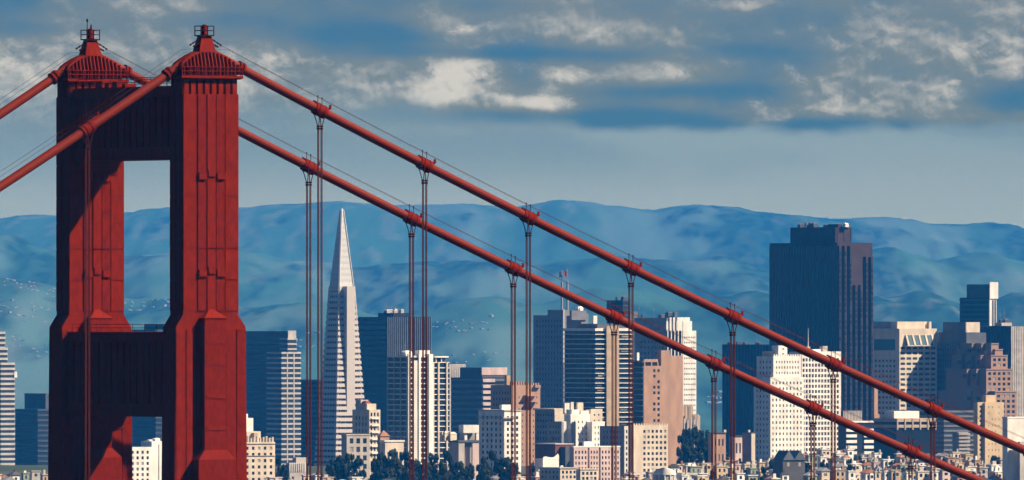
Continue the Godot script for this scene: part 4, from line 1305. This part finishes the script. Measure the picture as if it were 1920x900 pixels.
	v = vol(f, "core", M.glass3, 1640, 1681, 1756, 787); vol(f, "parapet", M.tan, 1639, 1681, 1757, 784.5, 791, -0.8); vol(f, "parapet", M.tan, 1639, 1681, 1757, 796.5, 802, -0.8)
	for k in 6:
		vol(f, "pier", M.tan, 1681.0 + k * 14.6, 1682.0 + k * 14.6, 1684.4 + k * 14.6, 785, 806, -1.2)
	vol(f, "roof_house", M.chalk, 1660, 1677, 1725, 771, 785, 5)
	f = building("office_block", 1770, 7500, "shaded office block below the grey tower, with balcony rows", "building")
	v = vol(f, "core", M.glass2, 1690, 1770, 1850, 770); bands(v, 9.0, 0.4, M.spandrel_dim)
	f = building("apartment_building", 1796, 7250, "small apartment block with curved balconies in the shade", "building")
	v = vol(f, "core", M.grey, 1786, 1796, 1816, 810)
	for k in 6:
		var bg := Geo.new()
		var yy := f.row(812 + k * 7.0)
		bg.loft([[yy - 1.1, v.x0 - 0.3, v.x1 + 0.2, v.z1 - 1, v.z1 + 1.4], [yy, v.x0 - 0.3, v.x1 + 0.2, v.z1 - 1, v.z1 + 1.6]])
		put(bg, "balcony", M.concrete, f.node)
	f = building("apartment_tower", 1833, 6900, "yellow ochre apartment tower with a line of dark slots up its front", "building")
	v = vol(f, "wall", M.sand, 1826, 1833, 1851, 754, 9999, 0, 0.4); facade(v, "W", 1, -9.0, 0.36, 0.4, [0.5, 7, 4, 4], M.sand, 0.4, true)
	v = vol(f, "wall", M.sand, 1840, 1847, 1883, 754, 9999, -2, 0.4); facade(v, "W", 4, -11.5, 0.16, 0.28, [4, 6, 4, 4], M.sand, 0.4, true, [], 0.7)
	vol(f, "upper_wall", M.sand, 1842, 1849, 1868, 741, 754.3, 1)
	f = building("warehouse", 1889, 6500, "large blank white wall of a building at the right edge", "building")
	v = vol(f, "wall", M.white, 1880, 1889, 1960, 783); vol(f, "parapet", M.chalk, 1879, 1888.5, 1961, 781.5, 784, -0.5); vol(f, "wing", M.concrete, 1908, 1912, 1960, 828, 9999, -6)

# ------------------------------------------------------------------ houses, trees and specks across the bay
const MARKS := [[0, "at the left edge below the striped tower"], [300, "seen low between the tower legs"], [500, "below the beige building with battlements"], [560, "below the striped slab tower"], [650, "below the white pyramid"], [740, "below the white gridded apartment tower"], [900, "below the classical grey and white building"], [1000, "below the brick building"], [1110, "below the white stepped cluster"], [1215, "below the cream paired-window building"], [1290, "below the peach slab"], [1370, "below the plain dark slab"], [1460, "below the white hotel"], [1545, "below the window-grid tower"], [1615, "below the dark granite tower"], [1720, "below the atrium tower"], [1800, "below the stepped pink tower"], [1865, "below the ochre apartment tower"], [1910, "at the right edge below the blank white wall"]]
const ORDER := ["first", "second", "third", "fourth", "fifth", "sixth", "seventh", "eighth", "ninth", "tenth", "eleventh", "twelfth"]
const HOUSE_TOPS := [[-40, 886], [40, 884], [95, 886], [96, 930], [250, 930], [462, 930], [516, 886], [545, 892], [600, 880], [640, 893], [735, 894], [775, 912], [890, 906], [960, 882], [1000, 876], [1060, 876], [1080, 892], [1160, 892], [1168, 882], [1215, 884], [1260, 868], [1300, 860], [1400, 860], [1440, 866], [1500, 850], [1560, 844], [1600, 846], [1650, 848], [1700, 846], [1790, 850], [1833, 858], [1890, 850], [1960, 846]]

func straight(list: Array, px: float) -> float:
	for k in list.size() - 1:
		if px <= list[k + 1][0]:
			return lerpf(list[k][1], list[k + 1][1], clampf((px - list[k][0]) / float(list[k + 1][0] - list[k][0]), 0, 1))
	return list[-1][1]

func houses() -> void:
	var paints := [["white", "chalk"], ["white", "white"], ["cream", "cream"], ["cream", "cream"], ["white", "chalk"], ["pink", "pink"], ["peach", "peach"], ["grey", "concrete"], ["tan", "tan"], ["cream", "cream"], ["pale green", "green"], ["ochre", "sand"]]
	var made := []
	for layer in 5:
		var px := -20.0 + layer * 7.0
		while px < 1950.0:
			var w := rng.randf_range(11.0, 30.0)
			var top := straight(HOUSE_TOPS, px + w / 2) + layer * 9.0 + rng.randf_range(-4.0, 6.0)
			if top < 899.0 and rng.randf() < 0.82:
				made.append([px, w, top])
			px += w * rng.randf_range(0.85, 1.15)
	var seen := {}
	for q in made:
		var px: float = q[0]
		var w: float = q[1]
		var top: float = q[2]
		var d := lerpf(7040.0, 6400.0, clampf((top - 848.0) / 52.0, 0, 1.1)) + rng.randf_range(-15, 15)
		if px > 560 and px < 960:
			d -= 110.0
		var paint: Array = paints[rng.randi() % paints.size()]
		var style := rng.randi() % 5           # 0,1,2 flat with parapet; 3 gable; 4 hip
		var c := px + w * rng.randf_range(0.15, 0.42)
		var f := building("house", c, d, "", "house", AC + rng.randf_range(-0.03, 0.03), "small houses on the city hill")
		var m: Material = M[paint[1]]
		var wall_top := top + (0.0 if style < 3 else rng.randf_range(4.0, 7.0))
		var v := vol(f, "wall", m, px, c, px + w, wall_top, 9999, 0, 0.35, 0.35)
		var storeys := clampi(int((v.y1 - 3.0) / 3.2), 1, 4)
		var mb: float = maxf(0.0, (v.y1 - storeys * 3.3) / f.k)
		facade(v, "W", clampi(int((v.x1 - v.x0) / 2.6), 1, 4), storeys, rng.randf_range(0.34, 0.55), rng.randf_range(0.4, 0.55), [1.5, 1.5, 2.0, mb], m, 0.3, true)
		facade(v, "N", clampi(int((v.z1 - v.z0) / 3.4), 1, 3), storeys, 0.34, 0.45, [2, 2, 2.0, mb], m, 0.3, true)
		var roof := "flat-roofed"
		var g := Geo.new()
		if style < 3:
			g.loft([[v.y1 - 0.3, v.x0 - 0.05, v.x1 + 0.05, v.z0 - 0.05, v.z1 + 0.05], [v.y1 - 0.2, v.x0 - 0.35, v.x1 + 0.35, v.z0 - 0.35, v.z1 + 0.35], [v.y1 + 0.25, v.x0 - 0.35, v.x1 + 0.35, v.z0 - 0.35, v.z1 + 0.35]])
			put(g, "cornice", m if rng.randf() < 0.7 else M.white, f.node)
			if rng.randf() < 0.6:
				part_box(f.node, "roof_hatch", M.white if rng.randf() < 0.5 else M.concrete, Vector3(lerpf(v.x0, v.x1, 0.2), v.y1 + 0.2, lerpf(v.z0, v.z1, 0.5)), Vector3(lerpf(v.x0, v.x1, 0.55), v.y1 + rng.randf_range(1.2, 2.6), lerpf(v.z0, v.z1, 0.85)))
			if rng.randf() < 0.5:
				part_box(f.node, "chimney", M.tile if rng.randf() < 0.5 else M.concrete, Vector3(v.x1 - 1.6, v.y1, v.z0 + 0.8), Vector3(v.x1 - 0.8, v.y1 + 1.9, v.z0 + 1.9))
		else:
			roof = "gabled" if style == 3 else "hip-roofed"
			var rise := (wall_top - top) * f.k
			var mid: float = (v.x0 + v.x1) / 2
			var inset: float = 0.0 if style == 3 else minf((v.x1 - v.x0), (v.z1 - v.z0)) * 0.4
			g.loft([[v.y1 - 0.25, v.x0 - 0.45, v.x1 + 0.45, v.z0 - 0.45, v.z1 + 0.45], [v.y1, v.x0 - 0.45, v.x1 + 0.45, v.z0 - 0.45, v.z1 + 0.45], [v.y1 + rise, mid - 0.1, mid + 0.1, v.z0 - 0.45 + inset, v.z1 + 0.45 - inset]])
			put(g, "roof", M.tar if rng.randf() < 0.5 else (M.tile if rng.randf() < 0.4 else M.grey), f.node)
			if rng.randf() < 0.5:
				part_box(f.node, "chimney", M.brick, Vector3(mid + 0.8, v.y1, lerpf(v.z0, v.z1, 0.3)), Vector3(mid + 1.6, v.y1 + rise + 0.9, lerpf(v.z0, v.z1, 0.3) + 1.0))
		if rng.randf() < 0.45 and v.x1 - v.x0 > 5.0:
			var b := Geo.new()
			var bx: float = lerpf(v.x0, v.x1, 0.52)
			b.loft([[v.y1 - 6.5, bx - 0.7, bx + 0.7, v.z1, v.z1 + 0.5], [v.y1 - 6.0, bx - 1.1, bx + 1.1, v.z1, v.z1 + 1.0], [v.y1 - 0.8, bx - 1.1, bx + 1.1, v.z1, v.z1 + 1.0], [v.y1 - 0.5, bx - 0.9, bx + 0.9, v.z1, v.z1 + 0.6]])
			var bay := put(b, "bay", m, f.node)
			part_box(bay, "window", M.glass, Vector3(bx - 0.8, v.y1 - 2.8, v.z1 + 0.96), Vector3(bx + 0.8, v.y1 - 1.3, v.z1 + 1.04))
		var mark: String = MARKS[0][1]
		var best := 1e9
		for mk in MARKS:
			if absf(px + w / 2 - mk[0]) < best:
				best = absf(px + w / 2 - mk[0])
				mark = mk[1]
		var size := "narrow" if w < 16 else ("wide" if w > 24 else "mid-sized")
		var key := "%s %s %s house %s" % [size, paint[0], roof, mark]
		if not seen.has(key):
			seen[key] = []
		seen[key].append([px, f.node])
	for key in seen:
		var list: Array = seen[key]
		list.sort_custom(func(a, b): return a[0] < b[0])
		for k in list.size():
			tag(list[k][1], key if list.size() == 1 else "%s, %s from left" % [key, ORDER[mini(k, 11)]], "house")

func tree_meshes() -> Array:
	var out := []
	for s in 4:
		var r := RandomNumberGenerator.new()
		r.seed = 40 + s
		var trunk := Geo.new()
		trunk.tube([Vector3(0, -1.0, 0), Vector3(0.1, 3.0, 0.1), Vector3(-0.1, 6.5, 0), Vector3(0.1, 9.5, 0.2)], [0.55, 0.42, 0.3, 0.12], 7)
		for k in 6:
			var g := TAU * k / 6.0 + r.randf()
			var y := r.randf_range(3.0, 7.0)
			trunk.tube([Vector3(0, y, 0), Vector3(cos(g) * 1.6, y + 1.4, sin(g) * 1.6), Vector3(cos(g) * 2.9, y + 2.2, sin(g) * 2.9)], [0.24, 0.15, 0.06], 5)
		var crown := Geo.new()
		var lobes := []
		for k in 26:
			var g := r.randf() * TAU
			var y := r.randf_range(-1.0, 1.0)
			var rad := sqrt(1.0 - y * y * 0.8) * r.randf_range(0.35, 1.0)
			lobes.append([Vector3(cos(g) * rad * 3.4, 7.2 + y * 4.0, sin(g) * rad * 3.4), r.randf_range(0.8, 1.6)])
		for q in lobes:
			for k in 70:
				var dir := Vector3(r.randf_range(-1, 1), r.randf_range(-0.8, 1), r.randf_range(-1, 1)).normalized()
				var p: Vector3 = q[0] + dir * q[1] * (0.55 + 0.5 * r.randf())
				var a := dir.cross(Vector3(r.randf_range(-1, 1), r.randf_range(-1, 1), r.randf_range(-1, 1))).normalized() * r.randf_range(0.16, 0.36)
				var b := a.cross(dir).normalized() * r.randf_range(0.16, 0.36)
				b += dir * r.randf_range(-0.12, 0.12)
				crown.quad(p - a - b, p - a + b, p + a + b, p + a - b)
		out.append([trunk.mesh(), crown.mesh()])
	return out

func trees() -> void:
	var kinds := tree_meshes()
	# photo column, row of the top, width in photo pixels, distance, what it stands beside
	var spots := [[620, 868, 24, 6420, "left end of the dark clump under the pyramid"], [634, 853, 38, 6440, "broad one in the clump under the pyramid"], [655, 850, 42, 6430, "tallest of the clump under the pyramid"], [674, 860, 30, 6400, "right end of the clump under the pyramid"],
		[706, 856, 28, 6460, "beside the grey beige apartment building"], [718, 846, 34, 6470, "under the low cream villa's left end"], [738, 842, 44, 6440, "under the middle of the low cream villa"], [758, 848, 36, 6450, "under the right end of the low cream villa"], [778, 858, 34, 6440, "between the two hanger ropes"], [796, 864, 30, 6430, "right of the hanger ropes"],
		[815, 850, 40, 6460, "left of the pale mansion"], [838, 846, 42, 6450, "against the shaded wall of the mansion"], [858, 862, 34, 6430, "before the mansion's corner"], [880, 868, 26, 6430, "in the mansion's recess"], [905, 858, 32, 6470, "left end of the clump before the classical building"], [922, 846, 34, 6480, "tall one before the classical building"], [944, 854, 42, 6450, "broad one before the classical building"], [962, 866, 30, 6440, "right end of the clump before the classical building"], [830, 876, 40, 6400, "low in the dark gap left of centre"], [870, 882, 44, 6400, "low below the mansion"], [768, 880, 40, 6400, "low below the white gridded tower"], [720, 878, 40, 6400, "low below the villa"], [912, 880, 40, 6400, "low below the classical building"],
		[1276, 816, 22, 6950, "left foot of the park clump right of the peach slab"], [1289, 800, 28, 6970, "left top of the park clump right of the peach slab"], [1305, 796, 34, 6980, "highest of the park clump right of the peach slab"], [1322, 806, 30, 6960, "right top of the park clump"], [1312, 822, 38, 6930, "middle of the park clump"], [1290, 832, 34, 6920, "lower left of the park clump"], [1334, 832, 30, 6930, "lower right of the park clump"], [1356, 846, 26, 6940, "below the small peach house right of the park"],
		[1432, 876, 26, 6520, "small one below the white hotel's corner"], [1508, 864, 30, 6650, "before the shingled gables under the hotel"], [1448, 858, 22, 6700, "beside the hotel's foot"], [1608, 854, 28, 6850, "rounded one below the striped low block"], [1592, 862, 22, 6800, "small one left of the pink house"], [1866, 852, 24, 6880, "below the ochre tower"], [1896, 858, 26, 6860, "below the blank white wall"], [1912, 866, 24, 6800, "right edge below the blank wall"], [522, 858, 22, 6600, "between the beige building and the grey terrace"], [534, 868, 20, 6560, "left of the grey terrace"], [1768, 858, 22, 6860, "below the shaded office block"]]
	for k in 26:
		var px := 1268.0 + k * 25.0 + rng.randf_range(-8, 8)
		var top := straight(HOUSE_TOPS, px) + rng.randf_range(6, 34)
		var near := lerpf(7040.0, 6400.0, clampf((top - 848.0) / 52.0, 0, 1.1))
		spots.append([px, top, rng.randf_range(11, 22), near, "%s small one among the houses counted from the peach slab" % ["first", "second", "third", "fourth", "fifth", "sixth", "seventh", "eighth", "ninth", "tenth", "eleventh", "twelfth", "thirteenth", "fourteenth", "fifteenth", "sixteenth", "seventeenth", "eighteenth", "nineteenth", "twentieth", "twenty-first", "twenty-second", "twenty-third", "twenty-fourth", "twenty-fifth", "twenty-sixth"][k]])
	var first := {}
	for k in spots.size():
		var q: Array = spots[k]
		var p := place(q[0], 592, q[3])
		p.y = ground(p.x, q[3]) - 0.3
		var high: float = EYE + (HORIZON - q[1]) * q[3] / F - p.y
		var wide: float = q[2] * q[3] / F
		var s := k % 4
		var t: Node3D
		var label := "dark leafy tree, %s" % q[4]
		if first.has(s):
			t = first[s].duplicate()
			t.name = numbered("tree")
			add_child(t)
			t.position = p
			tag(t, label, "tree", "trees on the city hill")
		else:
			t = thing("tree", p, 0.0, label, "tree", "trees on the city hill")
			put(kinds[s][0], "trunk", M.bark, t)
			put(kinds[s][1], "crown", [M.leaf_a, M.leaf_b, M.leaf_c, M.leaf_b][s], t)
			first[s] = t
		t.rotation.y = rng.randf() * TAU
		t.scale = Vector3(wide / 8.0, high / 12.0, wide / 8.0)

func far_houses() -> void:
	var g := Geo.new()
	g.loft([[-3.0, -5, 5, -4, 4], [4.5, -5, 5, -4, 4], [7.0, -5, 5, -0.2, 0.2]])
	var me := g.mesh()
	var tone := [M.stone, M.basalt, M.stone, M.grey]
	# groups of rows on the far slope: first column, last column, distance, how many, size
	for q in [[60, 100, 25400, 5, 1.6], [0, 104, 23500, 34, 1.2], [0, 100, 22600, 26, 1.2], [0, 90, 21700, 22, 1.2], [232, 320, 23300, 32, 1.2], [232, 318, 22400, 20, 1.1], [450, 600, 22200, 60, 1.25], [455, 600, 21500, 26, 1.1], [700, 860, 22800, 10, 1.2], [820, 950, 22500, 18, 1.5], [840, 930, 21500, 12, 1.3], [1326, 1356, 20400, 14, 1.7]]:
		for k in q[3]:
			var px := rng.randf_range(q[0], q[1])
			var d: float = q[2] + (k % 3 - 1) * 170.0 + rng.randf_range(-35, 35)
			var x := (px - 960.0) * d / F
			var o := put(me, numbered("far_house"), tone[rng.randi() % 4], self)
			o.position = Vector3(x, hills(x, d) - 0.6, -d)
			o.rotation.y = rng.randf_range(0.2, 1.2)
			o.scale = Vector3.ONE * q[4] * rng.randf_range(0.26, 0.46)
			o.scale.x *= rng.randf_range(0.8, 1.5)
			o.scale.y *= 0.7
			tag(o, "tiny pale house, a small speck on the hazy slope across the bay", "house", "pale specks of houses across the bay")

func small_things() -> void:
	var p := place(1246, HORIZON, 6380)
	p.y = ground(p.x, 6380) - 1
	var t := thing("domed_pavilion", p, 0.0, "round pavilion with a shallow bright white dome below the cream building", "pavilion")
	var k := 6380.0 / F
	var y := EYE + (HORIZON - 890) * k - p.y
	var g := Geo.new()
	g.tube([Vector3(0, 0, 0), Vector3(0, y, 0)], [20 * k, 20 * k], 24)
	put(g, "wall", M.concrete, t)
	g = Geo.new()
	var pts := []
	var rad := []
	for e in 8:
		var a := e / 7.0 * PI / 2
		pts.append(Vector3(0, y + sin(a) * 13 * k, 0))
		rad.append(maxf(0.05, cos(a) * 22 * k))
	g.tube(pts, rad, 28)
	put(g, "dome", M.chalk, t)
	for q in 12:
		var a := TAU * q / 12.0
		g = Geo.new()
		g.tube([Vector3(cos(a) * 20.5 * k, 0, sin(a) * 20.5 * k), Vector3(cos(a) * 20.5 * k, y, sin(a) * 20.5 * k)], [0.35, 0.35], 6)
		put(g, "column", M.white, t)
	# shingled double gable in front of the hotel
	var f := building("gabled_house", 1462, 6600, "large dark shingled house with steep gables before the white hotel", "house")
	var v := vol(f, "wall", M.tar, 1450, 1468, 1510, 862)
	for q in [[1468, 1489], [1489, 1511]]:
		var x0: float = (q[0] - 1462) * f.k / f.cs
		var x1: float = (q[1] - 1462) * f.k / f.cs
		g = Geo.new()
		g.loft([[v.y1 - 0.2, x0 - 0.3, x1 + 0.1, v.z0, v.z1 + 0.6], [v.y1 + 4.6, (x0 + x1) / 2 - 0.1, (x0 + x1) / 2 + 0.1, v.z0, v.z1 + 0.5]])
		put(g, "roof", M.slate, f.node)
		part_box(f.node, "window", M.blind, Vector3((x0 + x1) / 2 - 0.8, v.y1 - 3.4, v.z1 - 0.1), Vector3((x0 + x1) / 2 + 0.6, v.y1 - 1.4, v.z1 + 0.06))
	f = building("apartment_building", 1050, 6340, "low shaded flat-roofed block in front of the white house with the scrolled gable", "building")
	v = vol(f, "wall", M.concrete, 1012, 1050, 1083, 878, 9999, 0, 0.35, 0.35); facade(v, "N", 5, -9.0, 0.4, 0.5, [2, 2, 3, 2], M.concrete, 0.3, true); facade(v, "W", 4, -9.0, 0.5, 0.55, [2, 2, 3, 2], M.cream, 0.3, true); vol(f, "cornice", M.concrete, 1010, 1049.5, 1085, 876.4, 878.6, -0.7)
	f = building("apartment_building", 1088, 6330, "low cream block with dark window bays below the long pinkish white building", "building")
	v = vol(f, "wall", M.cream, 1080, 1088, 1122, 880, 9999, 0, 0.35); facade(v, "W", 4, -9.5, 0.55, 0.55, [2, 2, 3, 2], M.cream, 0.3, true); vol(f, "cornice", M.cream, 1079, 1087.5, 1123, 878.6, 880.6, -0.7)
	f = building("house", 1335, 6900, "small peach house with a chimney right of the park trees", "house")
	v = vol(f, "wall", M.peach, 1328, 1336, 1361, 812, 9999, 0, 0.35); facade(v, "W", 3, 3, 0.4, 0.4, [2, 2, 4, 14], M.peach, 0.3, true); vol(f, "chimney", M.cream, 1356, 1358, 1362, 806, 812.5, 2); vol(f, "roof", M.tar, 1327, 1335.5, 1362, 810.8, 812.4, -0.5)
	f = building("house", 1374, 6860, "small pink house right of the lower hanger ropes with a square window", "house")
	v = vol(f, "wall", M.pink, 1368, 1376, 1393, 818, 9999, 0, 0.35); facade(v, "W", 2, 2, 0.45, 0.45, [2, 2, 4, 20], M.pink, 0.3, true); vol(f, "roof", M.tar, 1367, 1375.5, 1394, 816.6, 818.4, -0.5)
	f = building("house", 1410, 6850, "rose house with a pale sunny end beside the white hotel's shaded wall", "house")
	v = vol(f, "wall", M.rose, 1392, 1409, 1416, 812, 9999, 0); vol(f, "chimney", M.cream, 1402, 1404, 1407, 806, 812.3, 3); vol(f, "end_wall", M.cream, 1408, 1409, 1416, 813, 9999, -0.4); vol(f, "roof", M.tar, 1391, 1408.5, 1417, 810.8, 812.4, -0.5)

func _ready() -> void:
	rng.seed = 7
	hill_noise.seed = 4
	hill_noise.noise_type = FastNoiseLite.TYPE_SIMPLEX_SMOOTH
	hill_noise.frequency = 0.0011
	hill_noise.fractal_octaves = 4
	fine_noise.seed = 12
	fine_noise.noise_type = FastNoiseLite.TYPE_SIMPLEX_SMOOTH
	fine_noise.frequency = 0.02
	fine_noise.fractal_octaves = 3
	surroundings()
	cloud_sky()
	materials()
	M.spire = mat(0.52, 0.52, 0.51, 0.55)
	M.spire2 = mat(0.44, 0.45, 0.45, 0.55)
	M.quartz = mat(0.50, 0.455, 0.42, 0.8)
	M.rosestone = mat(0.30, 0.195, 0.145, 0.8)
	land()
	bridge()
	downtown()
	hill_towers()
	houses()
	small_things()
	trees()
	far_houses()
